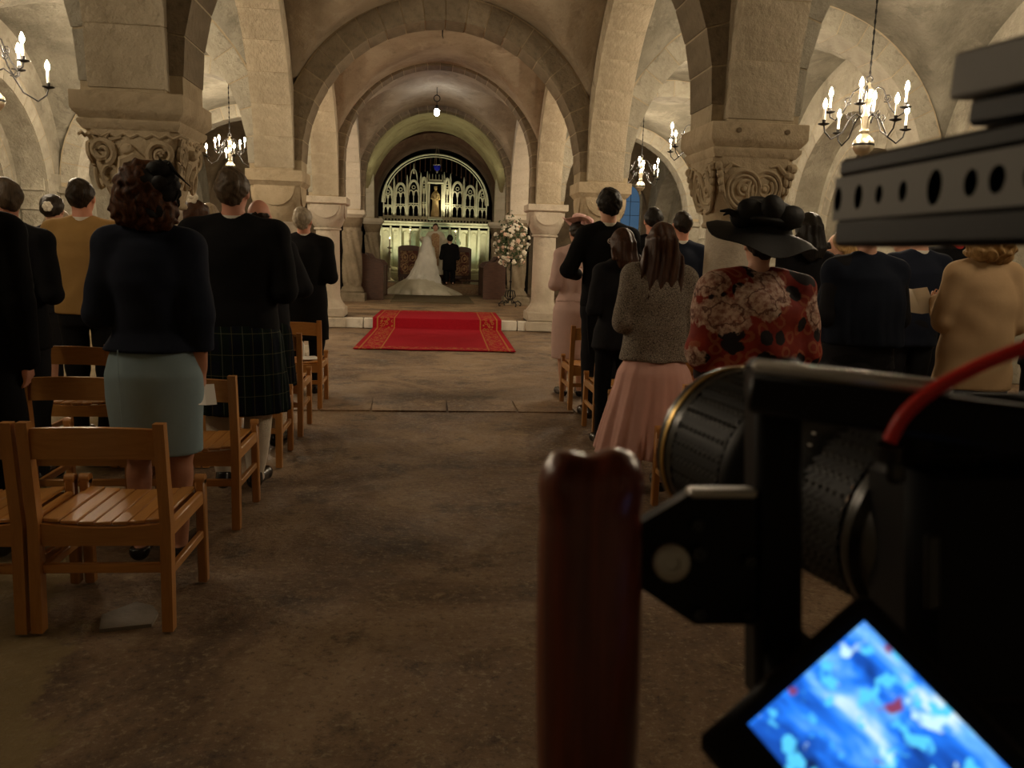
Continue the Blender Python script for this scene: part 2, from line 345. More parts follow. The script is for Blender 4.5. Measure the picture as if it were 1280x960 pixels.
class MB:
    def __init__(s): s.v = []; s.f = []
    def add(s, vs, fs):
        b = len(s.v); s.v.extend([tuple(map(float, p)) for p in vs]); s.f.extend([tuple(i+b for i in f) for f in fs]); return s
    def box(s, c, size, R=None, bev=0.0, taper=1.0):
        c = np.asarray(c, float); h = np.asarray(size, float)/2
        if bev <= 0:
            vs = [np.array([sx*h[0]*(taper if sz > 0 else 1), sy*h[1]*(taper if sz > 0 else 1), sz*h[2]]) for sz in (-1, 1) for sy in (-1, 1) for sx in (-1, 1)]
            fs = [(0, 2, 3, 1), (4, 5, 7, 6), (0, 1, 5, 4), (2, 6, 7, 3), (0, 4, 6, 2), (1, 3, 7, 5)]
        else:
            vs = []; idx = {}
            for sx in (-1, 1):
                for sy in (-1, 1):
                    for sz in (-1, 1):
                        for a in range(3):
                            p = np.array([sx*h[0], sy*h[1], sz*h[2]]); q = np.array([sx, sy, sz], float)*bev; q[a] = 0
                            idx[(sx, sy, sz, a)] = len(vs); vs.append(p-q)
            fs = []
            cyc = [(-1, -1), (1, -1), (1, 1), (-1, 1)]
            for a in range(3):
                for sg in (-1, 1):
                    f = []
                    for (p, q) in cyc:
                        t = [0, 0, 0]; t[a] = sg; t[(a+1) % 3] = p; t[(a+2) % 3] = q; f.append(idx[(*t, a)])
                    fs.append(tuple(f) if sg > 0 else tuple(f[::-1]))
            for a in range(3):
                b, d = (a+1) % 3, (a+2) % 3
                for sb in (-1, 1):
                    for sd in (-1, 1):
                        t0 = [0, 0, 0]; t0[a] = -1; t0[b] = sb; t0[d] = sd; t1 = list(t0); t1[a] = 1
                        f = (idx[(*t0, b)], idx[(*t1, b)], idx[(*t1, d)], idx[(*t0, d)])
                        fs.append(f if sb*sd < 0 else f[::-1])
            for sx in (-1, 1):
                for sy in (-1, 1):
                    for sz in (-1, 1):
                        f = tuple(idx[(sx, sy, sz, a)] for a in range(3)); fs.append(f if sx*sy*sz > 0 else f[::-1])
        if R is not None: vs = [R @ v for v in vs]
        return s.add([v+c for v in vs], fs)
    def tube(s, path, rad, seg=8, closed=False, flat=None):
        P = [np.asarray(p, float) for p in path]; n = len(P)
        if np.isscalar(rad): rad = [rad]*n
        up = np.array([0, 0, 1.]); vs = []; prev = None
        for i in range(n):
            if closed: t = P[(i+1) % n]-P[i-1]
            else: t = P[min(i+1, n-1)]-P[max(i-1, 0)]
            t = t/(np.linalg.norm(t)+1e-12)
            if prev is None:
                a = np.cross(t, up if abs(t[2]) < .9 else np.array([1., 0, 0]))
            else: a = prev-t*np.dot(prev, t)
            a = a/(np.linalg.norm(a)+1e-12); b = np.cross(t, a); prev = a
            for k in range(seg):
                an = 2*PI*k/seg; vs.append(P[i]+rad[i]*(math.cos(an)*a+math.sin(an)*b))
        fs = []
        for i in range(n if closed else n-1):
            j = (i+1) % n
            for k in range(seg):
                l = (k+1) % seg; fs.append((i*seg+k, i*seg+l, j*seg+l, j*seg+k))
        if not closed: fs.append(tuple(range(seg))[::-1]); fs.append(tuple((n-1)*seg+k for k in range(seg)))
        return s.add(vs, fs)
    def lathe(s, prof, seg=20, c=(0, 0, 0), R=None, wave=None, cap=True, sx=1., sy=1.):
        vs = []; c = np.asarray(c, float); n = len(prof)
        for i, (r, z) in enumerate(prof):
            for k in range(seg):
                a = 2*PI*k/seg; rr = r; zz = z
                if wave: rr, zz = wave(i, a, r, z)
                v = np.array([rr*math.cos(a)*sx, rr*math.sin(a)*sy, zz]); vs.append((R @ v if R is not None else v)+c)
        fs = []
        for i in range(n-1):
            for k in range(seg):
                l = (k+1) % seg; fs.append((i*seg+k, i*seg+l, (i+1)*seg+l, (i+1)*seg+k))
        if cap: fs.append(tuple(range(seg))[::-1]); fs.append(tuple((n-1)*seg+k for k in range(seg)))
        return s.add(vs, fs)
    def ell(s, c, r, seg=10, rings=7, R=None):
        prof = [(math.sin(PI*i/rings), -math.cos(PI*i/rings)) for i in range(rings+1)]
        prof[0] = (.02, -1); prof[-1] = (.02, 1); r = np.asarray(r, float); vs = []
        for (q, z) in prof:
            for k in range(seg):
                a = 2*PI*k/seg; v = np.array([q*math.cos(a), q*math.sin(a), z])*r; vs.append((R @ v if R is not None else v)+np.asarray(c, float))
        fs = [(i*seg+k, i*seg+(k+1) % seg, (i+1)*seg+(k+1) % seg, (i+1)*seg+k) for i in range(rings) for k in range(seg)]
        fs.append(tuple(range(seg))[::-1]); fs.append(tuple(rings*seg+k for k in range(seg)))
        return s.add(vs, fs)
    def prism(s, poly, u, v, w, o, depth):
        """poly in (u,v), extruded along w by depth from o"""
        u, v, w, o = (np.asarray(t, float) for t in (u, v, w, o)); n = len(poly)
        vs = [o+u*a+v*b for a, b in poly]+[o+u*a+v*b+w*depth for a, b in poly]
        fs = [tuple(range(n))[::-1], tuple(range(n, 2*n))]+[(i, (i+1) % n, n+(i+1) % n, n+i) for i in range(n)]
        return s.add(vs, fs)
    def build(s, name, mat, parent=None, smooth='auto'):
        return link_mesh(name, s.v, s.f, mat, parent, smooth)

def empty(name, loc=(0, 0, 0), rz=0):
    o = bpy.data.objects.new(name, None); COL.objects.link(o); o.location = loc; o.rotation_euler = (0, 0, rz); o.empty_display_size = .2; return o
def tag(o, label=None, cat=None, group=None, kind=None):
    for k, v in (('label', label), ('category', cat), ('group', group), ('kind', kind)):
        if v: o[k] = v
    return o
KIDS = {}
def copy_obj(o, parent=None):
    c = o.copy(); COL.objects.link(c)
    if parent is not None: c.parent = parent
    for ch in list(o.children): copy_obj(ch, c)
    return c
def inst(name, me, parent, M):
    o = bpy.data.objects.new(name, me); COL.objects.link(o)
    if parent is not None: o.parent = parent
    o.matrix_local = M; return o
def at(px, py, d):
    """world point seen at picture position (px, py), d metres in front of the lens"""
    return CAM+d*(CF+CR*(px-640)/FPX+CU*(480-py)/FPX)
# ============================================================ STRUCTURE
PX = 1.87                                     # piers stand at x = -PX and +PX
PY = [.79, 5.24, 9.65, 14.15, 18.6, 23.05]    # and at these distances
WX = 6.1                                      # aisle walls
HS = 2.18                                     # top of the abaci
STEP_Y, STEP_Z = 13.95, .17
def struct(name, mb, mat, parent=None, smooth='auto'):
    o = mb.build(name, mat, parent, smooth)
    if parent is None: o['kind'] = 'structure'
    return o

# floor with its row of stones and patches
m = MB(); nx, ny = 60, 90
vs = []; fs = []
for j in range(ny+1):
    for i in range(nx+1):
        x = -WX-.9+(2*WX+1.8)*i/nx; y = -4+18.0*j/ny
        vs.append((x, y, .006*math.sin(x*3.1+y)*math.sin(y*2.3-x*.7)-.006))
for j in range(ny):
    for i in range(nx):
        a = j*(nx+1)+i; fs.append((a, a+1, a+nx+2, a+nx+1))
m.add(vs, fs); floor = struct('floor', m, 'floor_stone', smooth=True)
xs_ = [-1.05, -.62, .02, .62, 1.12]
for a, b in zip(xs_[:-1], xs_[1:]):
    j = .010
    mm = MB(); q = [(a+j, 6.68), (b-j, 6.69), (b-j+random.uniform(-.03, .03), 7.22), (a+j+random.uniform(-.03, .03), 7.20)]
    mm.prism(q, (1, 0, 0), (0, 1, 0), (0, 0, 1), (0, 0, -.03), .036); mm.build('paving_stone', 'slab_stone', floor)
for a, b in ((-2.0, -1.06), (1.13, 2.0)):
    mm = MB(); mm.prism([(a, 6.68), (b, 6.68), (b, 7.2), (a, 7.2)], (1, 0, 0), (0, 1, 0), (0, 0, 1), (0, 0, -.03), .035); mm.build('paving_stone', 'slab_stone', floor)
mm = MB(); mm.prism([(-1.284, 2.752), (-1.119, 2.785), (-1.125, 2.875), (-1.165, 2.938), (-1.235, 2.975), (-1.320, 2.868)], (1, 0, 0), (0, 1, 0), (0, 0, 1), (0, 0, -.03), .034); mm.build('paving_stone', 'floor_patch', floor)
mm = None; 0 and MB().prism([(-2.4, 1.6), (-1.22, 1.9), (-1.20, 2.15), (-1.32, 2.45), (-1.5, 2.62), (-2.4, 2.7)], (1, 0, 0), (0, 1, 0), (0, 0, 1), (0, 0, -.03), .033)

# chancel floor, its white stone riser, sanctuary step
m = MB(); m.box((0, 18.9, STEP_Z/2-.01), (2*WX+1.8, 9.86, STEP_Z+.02)); chan = struct('floor_chancel', m, 'chancel_stone')
edges = [-6.2, -4.4, -2.9, -1.95, -1.25, -.6, .1, .75, 1.4, 2.2, 3.6, 5.0, 6.2]
for a, b in zip(edges[:-1], edges[1:]):
    mm = MB(); mm.box(((a+b)/2, STEP_Y-.02+random.uniform(-.006, .006), STEP_Z/2), (b-a-.012, .12, STEP_Z+.004), bev=.012); mm.build('step_stone', 'white_riser', chan)
m = MB(); m.box((0, 24.9, .21), (3.9, 4.4, .44)); san = struct('floor_sanctuary', m, 'chancel_stone')
m = MB(); m.box((0, 22.55, .25), (3.9, .3, .18)); struct('trim_1', m, 'chancel_stone')
tag(MB().box((-.05, 19.75, STEP_Z+.006), (1.9, 2.9, .014)).build('door_mat', 'mat_brown'), 'flat brown mat on the stone floor between the red carpet and the wedding gown', 'mat')

# ---------------------------------------------------------------- arches made of voussoirs
TRIM = [10]
def wedge_mesh(name, r0, r1, da, depth, mat, seed):
    rnd = random.Random(seed); vs = []
    for (r, a) in ((r0, -da/2), (r0, da/2), (r1, da/2), (r1, -da/2)):
        for y in (-depth/2, depth/2):
            vs.append((r*math.sin(a)+rnd.uniform(-.0015, .0015), y+rnd.uniform(-.002, .002), r*math.cos(a)+rnd.uniform(-.002, .002)))
    fs = [(0, 4, 6, 2)[::-1], (1, 5, 7, 3), (0, 2, 3, 1), (2, 6, 7, 3), (6, 4, 5, 7), (4, 0, 1, 5)]
    fs = [(0, 2, 4, 6), (7, 5, 3, 1), (0, 1, 3, 2), (2, 3, 5, 4), (4, 5, 7, 6), (6, 7, 1, 0)]
    me = bpy.data.meshes.new(name); me.from_pydata(vs, [], fs); me.materials.append(MATS[mat])
    import bmesh
    b = bmesh.new(); b.from_mesh(me); bmesh.ops.recalc_face_normals(b, faces=b.faces); b.to_mesh(me); b.free()
    return me
def block_mesh(name, size, mat, seed):
    rnd = random.Random(seed); mb = MB(); mb.box((0, 0, 0), size, bev=.008)
    mb.v = [(x+rnd.uniform(-.002, .002), y+rnd.uniform(-.002, .002), z+rnd.uniform(-.002, .002)) for x, y, z in mb.v]
    me = bpy.data.meshes.new(name); me.from_pydata(mb.v, [], mb.f); me.materials.append(MATS[mat]); return me
ACACHE = {}
def arch(c, axis, ri, t, depth, spring, nv, mat, mort, stilt=0.0, label=None, a0=0.0):
    """round arch; its opening spans along `axis` ('x' or 'y'); a core of mortar with single voussoirs over it"""
    core = MB(); N = 28; R = np.eye(3) if axis == 'x' else rotm(0, 0, PI/2)
    rec = .006
    prof = []
    for i in range(N+1):
        a = -PI/2+PI*i/N
        prof.append((a, 0))
    def P(r, a, y, dz=0): return R @ np.array([r*math.sin(a), y, r*math.cos(a)])+np.array([c[0], c[1], spring+stilt+dz])
    vs = []; dz = [-stilt] + [0]*(N+1) + [-stilt] if stilt > 0 else [0]*(N+1)
    angs = ([-PI/2]+[p[0] for p in prof]+[PI/2]) if stilt > 0 else [p[0] for p in prof]
    for a, d in zip(angs, dz):
        for (r, y) in ((ri+rec, -depth/2+rec), (ri+rec, depth/2-rec), (ri+t+.02, depth/2-rec), (ri+t+.02, -depth/2+rec)): vs.append(P(r, a, y, d))
    fs = [(i*4+k, (i+1)*4+k, (i+1)*4+(k+1) % 4, i*4+(k+1) % 4) for i in range(len(angs)-1) for k in range(4)]
    core.add(vs, fs); TRIM[0] += 1
    o = struct('trim_%d' % TRIM[0], core, mort)
    gap = (.012 if mat in ('brown_shaded_stone', 'wall_stone') else .005)/(ri+t/2); da = PI/nv-gap
    key = (round(ri, 3), t, depth, nv, mat)
    if key not in ACACHE: ACACHE[key] = [wedge_mesh('voussoir', ri, ri+t, da, depth, mat, 5+q) for q in range(3)]
    for i in range(nv):
        a = -PI/2+PI*(i+.5)/nv
        M = Matrix.Translation((c[0], c[1], spring+stilt)) @ Matrix(R.tolist()).to_4x4() @ Matrix.Rotation(a, 4, 'Y')
        inst('voussoir', ACACHE[key][(i*7+TRIM[0]) % 3], o, M)
    if stilt > .12:
        nb = max(1, round(stilt/.3)); hb = stilt/nb
        kb = ('b', t, depth, round(hb, 3), mat)
        if kb not in ACACHE: ACACHE[kb] = block_mesh('stone_block', (t, depth, hb-.004), mat, 3)
        for sx in (-1, 1):
            for k in range(nb):
                p = R @ np.array([sx*(ri+t/2), 0, 0])+np.array([c[0], c[1], spring+hb*(k+.5)])
                inst('stone_block', ACACHE[kb], o, Matrix.Translation(p) @ Matrix(R.tolist()).to_4x4())
    return o
XA = (PX+WX)/2; RA = (WX-PX)/2-.29
for k, y in enumerate(PY):  # nave arches get a darker colour in place of shade
    if k == 0: arch((0, y), 'x', 1.58, .25, .42, HS, 20, 'brown_shaded_stone', 'mortar', .11)
    elif k <= 2: arch((0, y), 'x', 1.58, .25, .42, HS, 22, 'brown_shaded_stone', 'mortar', .11)
    elif k == 3: arch((0, y), 'x', 1.58, .17, .36, HS, 24, 'brown_shaded_stone', 'mortar', .61)
    elif k == 4: arch((0, y), 'x', 1.58, .17, .36, HS, 24, 'brown_shaded_stone', 'mortar', .64)
    for s in (-1, 1):
        if k < 5:
            arch((s*XA, y), 'x', RA, .26, .42, HS, 20, 'wall_stone', 'mortar', .06)
            y2 = PY[k+1]; rr = (y2-y)/2-.29
            arch((s*PX, (y+y2)/2), 'y', rr, .26, .42, HS, 18, 'pale_stone' if k < 3 else 'column_stone', 'mortar', .02)

# ---------------------------------------------------------------- vaults
def cell(x0, x1, y0, y1, sx, hx, sy, hy, mat, parent, hx2=None):
    N = 36; vs = []; fs = []; xc, yc = (x0+x1)/2, (y0+y1)/2; ax, ay = (x1-x0)/2, (y1-y0)/2
    rnd = np.random.RandomState(int(abs(x0*31+y0*17)*10) % 9999); ph = rnd.uniform(0, 6, 4)
    for j in range(N+1):
        v = -1+2*j/N; v = math.sin(v*PI/2)
        for i in range(N+1):
            u = -1+2*i/N; u = math.sin(u*PI/2)
            h1 = hx if hx2 is None else hx+(hx2-hx)*(v+1)/2
            z1 = sx+h1*math.sqrt(max(0, 1-u*u)); z2 = sy+hy*math.sqrt(max(0, 1-v*v))
            z = max(z1, z2); d = abs(z1-z2); 
            if d < .06: z += (.06-d)**2/.24*1.0
            x, y = xc+ax*u, yc+ay*v
            z += .012*math.sin(x*2.3+ph[0])*math.sin(y*2.9+ph[1])+.006*math.sin(x*7+ph[2])*math.sin(y*6+ph[3])
            vs.append((x, y, z))
    for j in range(N):
        for i in range(N):
            a = j*(N+1)+i; fs.append((a, a+N+1, a+N+2, a+1))
    m = MB(); m.add(vs, fs); return m.build('vault_cell', mat, parent, True)
ceil = empty('ceiling', (0, 0, 0)); ceil['kind'] = 'structure'
ys = [-4.0]+PY
for k in range(len(ys)-1):
    y0, y1 = ys[k], ys[k+1]
    if k <= 2: hx, hx2 = 1.90, 1.90
    elif k == 3: hx, hx2 = 1.92, 2.18
    elif k == 4: hx, hx2 = 2.24, 2.26
    else: hx, hx2 = 2.36, 2.36
    if k < 5: cell(-PX, PX, y0, y1, 2.24, hx, 2.24, 2.16, 'vault_plaster', ceil, hx2)
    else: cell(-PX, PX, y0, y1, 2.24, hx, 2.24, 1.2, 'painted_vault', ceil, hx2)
    for s in (-1, 1):
        xa, xb = (PX, WX+.02) if s > 0 else (-WX-.02, -PX)
        cell(xa, xb, y0, y1, 2.24, 2.10, 2.24, 2.16, 'aisle_plaster' if k < 5 else 'dark_shaded_stone', ceil)  # last aisle bay coloured darker, as no chandelier hangs there

# ---------------------------------------------------------------- side walls with deep arched recesses
def arched_panel(m, x, yc, hw, zs, y0, y1, ztop, s, N=18):
    """wall face in the plane x with a round-headed opening; outer edge y0..y1, 0..ztop"""
    inn = [(yc-hw, 0.0)]+[(yc-hw*math.cos(PI*i/N), zs+hw*math.sin(PI*i/N)) for i in range(N+1)]+[(yc+hw, 0.0)]
    out = [(y0, 0.0)]
    for i in range(N+1):
        a = PI*i/N; dx, dz = -math.cos(a), math.sin(a)
        tx = ((y0-yc)/dx if dx < -1e-6 else ((y1-yc)/dx if dx > 1e-6 else 1e9)); tz = (ztop-zs)/dz if dz > 1e-6 else 1e9
        t = min(tx, tz); out.append((yc+dx*t, zs+dz*t))
    out.append((y1, 0.0)); n = len(inn)
    vs = [(x, a, b) for a, b in inn]+[(x, a, b) for a, b in out]
    fs = [(i, i+1, n+i+1, n+i) if s > 0 else (i, n+i, n+i+1, i+1) for i in range(n-1)]
    # the two corners of the rectangle
    vs += [(x, y0, ztop), (x, y1, ztop)]
    ia = max(i for i in range(n) if abs(out[i][0]-y0) < 1e-6); ib = min(i for i in range(n) if i > ia+1 and abs(out[i][0]-y1) < 1e-6)
    fs.append((n+ia, n+ia+1, 2*n)); fs.append((n+ib-1, n+ib, 2*n+1))
    m.add(vs, fs); return inn
def reveal(m, inn, xa, xb):
    n = len(inn); vs = [(xa, a, b) for a, b in inn]+[(xb, a, b) for a, b in inn]
    m.add(vs, [(i, i+1, n+i+1, n+i) for i in range(n-1)])
BLK = [block_mesh('stone_block', sz, 'wall_stone', 40+i) for i, sz in enumerate([(.05, .58, .28), (.05, .44, .28), (.05, .70, .28), (.05, .36, .28)])]
BW = [.58, .44, .70, .36]
for s, nm in ((-1, 'left'), (1, 'right')):
    m = MB(); wall_holder = None
    for k in range(len(ys)-1):
        y0, y1 = ys[k], ys[k+1]; yc = (y0+y1)/2
        inn = arched_panel(m, s*WX, yc, 1.62, 1.95, y0, y1, 4.7, s)
        reveal(m, inn, s*WX, s*(WX+.42))
        inn2 = arched_panel(m, s*(WX+.42), yc, 1.22, 1.85, y0+.3, y1-.3, 4.0, s)
        reveal(m, inn2, s*(WX+.42), s*(WX+.85))
        m.add([(s*(WX+.85), y0, 0), (s*(WX+.85), y1, 0), (s*(WX+.85), y1, 4), (s*(WX+.85), y0, 4)], [(0, 1, 2, 3)])
    w = struct('wall_'+nm, m, 'wall_stone')
    for k in (2, 3, 4):
        y0, y1 = ys[k], ys[k+1]; yc = (y0+y1)/2
        for row in range(8):
            z = .16+row*.295
            # piers of wall either side of the recess: blocks on the face and the far reveal
            for (ya, yb) in ((y1-.62, y1+.58),):
                yy = ya+(.0 if row % 2 else -.0); i = row
                if row % 2: seq = [0, 0]
                else: seq = [1, 2]
                yy = ya
                for q in seq:
                    bw = BW[q]; inst('stone_block', BLK[q], w, Matrix.Translation((s*(WX-.008+.002*((row*3+q) % 3)), yy+bw/2+.006, z))); yy += bw+.012
            for q, off in ((3, .20),) if row % 2 else ((3, .22),):
                inst('stone_block', BLK[q], w, Matrix.Translation((s*(WX+off), yc+1.62-.012, z)) @ Matrix.Rotation(PI/2, 4, 'Z'))
        if k < 5:
            arch((s*(WX+.02), yc), 'y', 1.62, .26, .10, 1.95, 17, 'wall_stone', 'mortar')
            arch((s*(WX+.43), yc), 'y', 1.22, .24, .08, 1.85, 15, 'wall_stone', 'mortar')
        # pilaster under the aisle arch
    for k in (1, 2, 3, 4):
        y = PY[k]; mb = MB(); mb.box((s*(WX-.13), y, HS/2), (.26, .5, HS), bev=.02); mb.box((s*(WX-.15), y, HS-.06), (.34, .6, .12), bev=.02)
        mb.build('pilaster', 'wall_stone', w)
m = MB(); m.add([(-WX-1, -4, 0), (WX+1, -4, 0), (WX+1, -4, 5), (-WX-1, -4, 5)], [(0, 1, 2, 3)]); struct('wall_back', m, 'wall_stone')

# far ends of the aisles: chambers with lancet windows, their shade put into the stone colour
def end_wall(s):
    m = MB(); m.box((s*4.55, 23.2, 2.3), (4.9, .3, 4.6)); o = struct('wall_end', m, 'dark_shaded_stone'); return o
for s in (-1, 1):
    ew = end_wall(s)
WN = [0]
def lancet(x, y, z0, h, w, rot):
    WN[0] += 1; root = empty('window_%d' % WN[0], (x, y, z0), rot); root['kind'] = 'structure'
    N = 10; pts = [(-w/2, 0), (w/2, 0), (w/2, h-w*.8)]+[(w/2-w*(1-math.cos(a))*.5-0, h-w*.8+w*.8*math.sin(a)) for a in [PI/2*i/5 for i in range(1, 6)]]
    pts += [(-p[0], p[1]) for p in pts[2:-1][::-1]]
    mb = MB(); mb.prism(pts, (1, 0, 0), (0, 0, 1), (0, 1, 0), (0, -.02, 0), .012); mb.build('pane', 'dusk_sky_glow', root)
    fr = MB(); P = [(a, -.03, b) for a, b in pts]; fr.tube(P, .045, 6, closed=True); fr.build('window_frame', 'aisle_plaster', root)
    lead = MB()
    for q in range(1, 5): lead.box((0, -.035, h*q/5.2), (w, .012, .012))
    lead.box((0, -.035, h/2), (.012, .012, h*.98)); lead.build('leading', 'iron', root)
lancet(4.45, 22.9, 1.35, 2.0, .50, 0); lancet(5.55, 22.9, 1.35, 2.0, .62, 0); 
# blue dusk window glimpsed between the nave piers on the right
lancet(3.1, 22.9, .9, 1.6, .5, 0)

# ---------------------------------------------------------------- piers
def cap_frame(s_top, s_bot, z_top, z_bot, face):
    """frame of one sloping capital face: centre, across, up, out"""
    R = rotm(0, 0, face*PI/2)
    out_t = s_top; out_b = s_bot; h = z_top-z_bot
    c = np.array([0, -(out_t+out_b)/2, (z_top+z_bot)/2]); up = np.array([0, -(out_t-out_b), h]); L = np.linalg.norm(up); up /= L
    u = np.array([1., 0, 0]); n = np.cross(u, up)
    return R @ c, R @ u, R @ up, R @ n, L
def sq_loft(mb, secs, seg=8, cc=(0, 0, 0)):
    """loft of rounded squares: (half size, z, roundness 0..1)"""
    vs = []; n = len(secs); K = 4*seg
    for (hs, z, rd) in secs:
        for k in range(K):
            a = 2*PI*(k+.5)/K; ca, sa = math.cos(a), math.sin(a); rs = hs/max(abs(ca), abs(sa)); r = rs*(1-rd)+hs*rd
            vs.append((r*ca+cc[0], r*sa+cc[1], z+cc[2]))
    fs = [(i*K+k, i*K+(k+1) % K, (i+1)*K+(k+1) % K, (i+1)*K+k) for i in range(n-1) for k in range(K)]
    fs.append(tuple(range(K))[::-1]); fs.append(tuple((n-1)*K+k for k in range(K))); mb.add(vs, fs)
def exact_square(mb, secs):
    vs = []; n = len(secs)
    for hs, z in secs: vs += [(-hs, -hs, z), (hs, -hs, z), (hs, hs, z), (-hs, hs, z)]
    fs = [(i*4+k, i*4+(k+1) % 4, (i+1)*4+(k+1) % 4, (i+1)*4+k) for i in range(n-1) for k in range(4)]
    fs += [(3, 2, 1, 0), tuple((n-1)*4+k for k in range(4))]; mb.add(vs, fs)
def face_pts(fr, pts, lift=0.0):
    c, u, v, n, L = fr; return [c+u*a+v*b+n*(lift+(q[0] if q else 0)) for a, b, *q in pts]
def ringpts(cx, cy, rx, ry, N=22, lift=0.0, tilt=0.0, wob=0):
    return [(cx+rx*math.cos(2*PI*i/N)*math.cos(tilt)-ry*math.sin(2*PI*i/N)*math.sin(tilt), cy+rx*math.cos(2*PI*i/N)*math.sin(tilt)+ry*math.sin(2*PI*i/N)*math.cos(tilt), lift+wob*math.sin(4*PI*i/N)) for i in range(N)]
def spiral(cx, cy, r0, turns, a0, sgn=1, N=26):
    return [(cx+r0*(1-.8*i/N)*math.cos(a0+sgn*2*PI*turns*i/N), cy+r0*(1-.8*i/N)*math.sin(a0+sgn*2*PI*turns*i/N)) for i in range(N+1)]
def carved_interlace(parent, st, sb, zt, zb):
    for f in range(4):
        fr = cap_frame(st, sb, zt, zb, f); mb = MB()
        for (cx, tilt) in ((-.055, .25), (.075, -.25)):
            for rr, rad in ((.118, .013), (.088, .010)):
                mb.tube(face_pts(fr, ringpts(cx, -.005, rr*.9, rr, lift=.008, tilt=tilt, wob=.007)), rad, 6, closed=True)
            mb.tube(face_pts(fr, spiral(cx+.008, .0, .055, 1.4, 1.0, 1 if cx < 0 else -1), .006), [.013*(1-.3*i/26) for i in range(27)], 6)
            mb.ell(face_pts(fr, [(cx, .0)], .006)[0], (.022, .022, .022), 8, 5)
        for sg in (-1, 1):
            mb.tube(face_pts(fr, [(sg*.22, .12), (sg*.205, .04), (sg*.175, -.05), (sg*.12, -.13), (sg*.03, -.15)], .006), [.018, .014, .012, .012, .010], 6)
            for q in range(4): mb.ell(face_pts(fr, [(sg*(.235-.012*q), .135-.045*q)], .01)[0], (.026-.003*q, .026-.003*q, .03), 7, 5)
            mb.tube(face_pts(fr, [(sg*.20, .10), (sg*.15, .15), (sg*.10, .135)], .006), [.016, .012, .005], 6)
        mb.build('carving', 'capital_stone', parent)
def carved_beasts(parent, st, sb, zt, zb):
    for f in range(4):
        fr = cap_frame(st, sb, zt, zb, f); mb = MB(); rnd = random.Random(11+f)
        mb.tube(face_pts(fr, [(-.02, -.12), (-.07, -.06), (-.05, .02), (.02, .05), (.07, .01), (.05, -.06), (.10, -.11)], .012), [.016, .026, .034, .036, .030, .022, .012], 7)
        mb.ell(face_pts(fr, [(-.02, .085)], .02)[0], (.04, .03, .035), 8, 6)
        mb.tube(face_pts(fr, spiral(-.165, .07, .075, 1.6, -1.2), .008), [.022*(1-.5*i/26) for i in range(27)], 6)
        mb.tube(face_pts(fr, spiral(.165, .06, .08, 1.6, 4.2, -1), .008), [.022*(1-.5*i/26) for i in range(27)], 6)
        mb.tube(face_pts(fr, ringpts(-.13, -.07, .045, .06, lift=.008)), .012, 6, closed=True)
        mb.tube(face_pts(fr, ringpts(.145, -.075, .04, .06, lift=.008)), .012, 6, closed=True)
        for q in range(26):
            a = rnd.uniform(-.24, .24); b = rnd.uniform(-.17, .14); lim = .19+.35*b
            if abs(a) > lim: continue
            p = face_pts(fr, [(a, b), (a+rnd.uniform(-.035, .035), b+rnd.uniform(.02, .05)), (a+rnd.uniform(-.06, .06), b+rnd.uniform(.0, .07))], .006)
            mb.tube(p, [.012, .016, .005], 5)
        for q in range(7):
            b = .15; a = -.24+.08*q; mb.tube(face_pts(fr, [(a, b), (a+.04, b+.02), (a+.08, b)], .004), .009, 5)
        mb.build('carving', 'capital_stone', parent)
def shield(parent, st, sb, zt, zb, mat, r=None):
    for f in range(4):
        R = rotm(0, 0, f*PI/2); r_ = r or st*.80; N = 14
        pts = [(-r_, 0)]+[(-r_*math.cos(PI*i/N), -r_*1.0*math.sin(PI*i/N)) for i in range(N+1)]+[(r_, 0)]
        mb = MB(); mb.prism([(a, b*(zt-zb)*.62/r_) for a, b in pts[1:-1]], R @ np.array([1., 0, 0]), (0, 0, 1), R @ np.array([0, -1., 0]), R @ np.array([0, -(st-.018), 0])+np.array([0, 0, zt-.012]), .024)
        mb.build('shield', mat, parent)
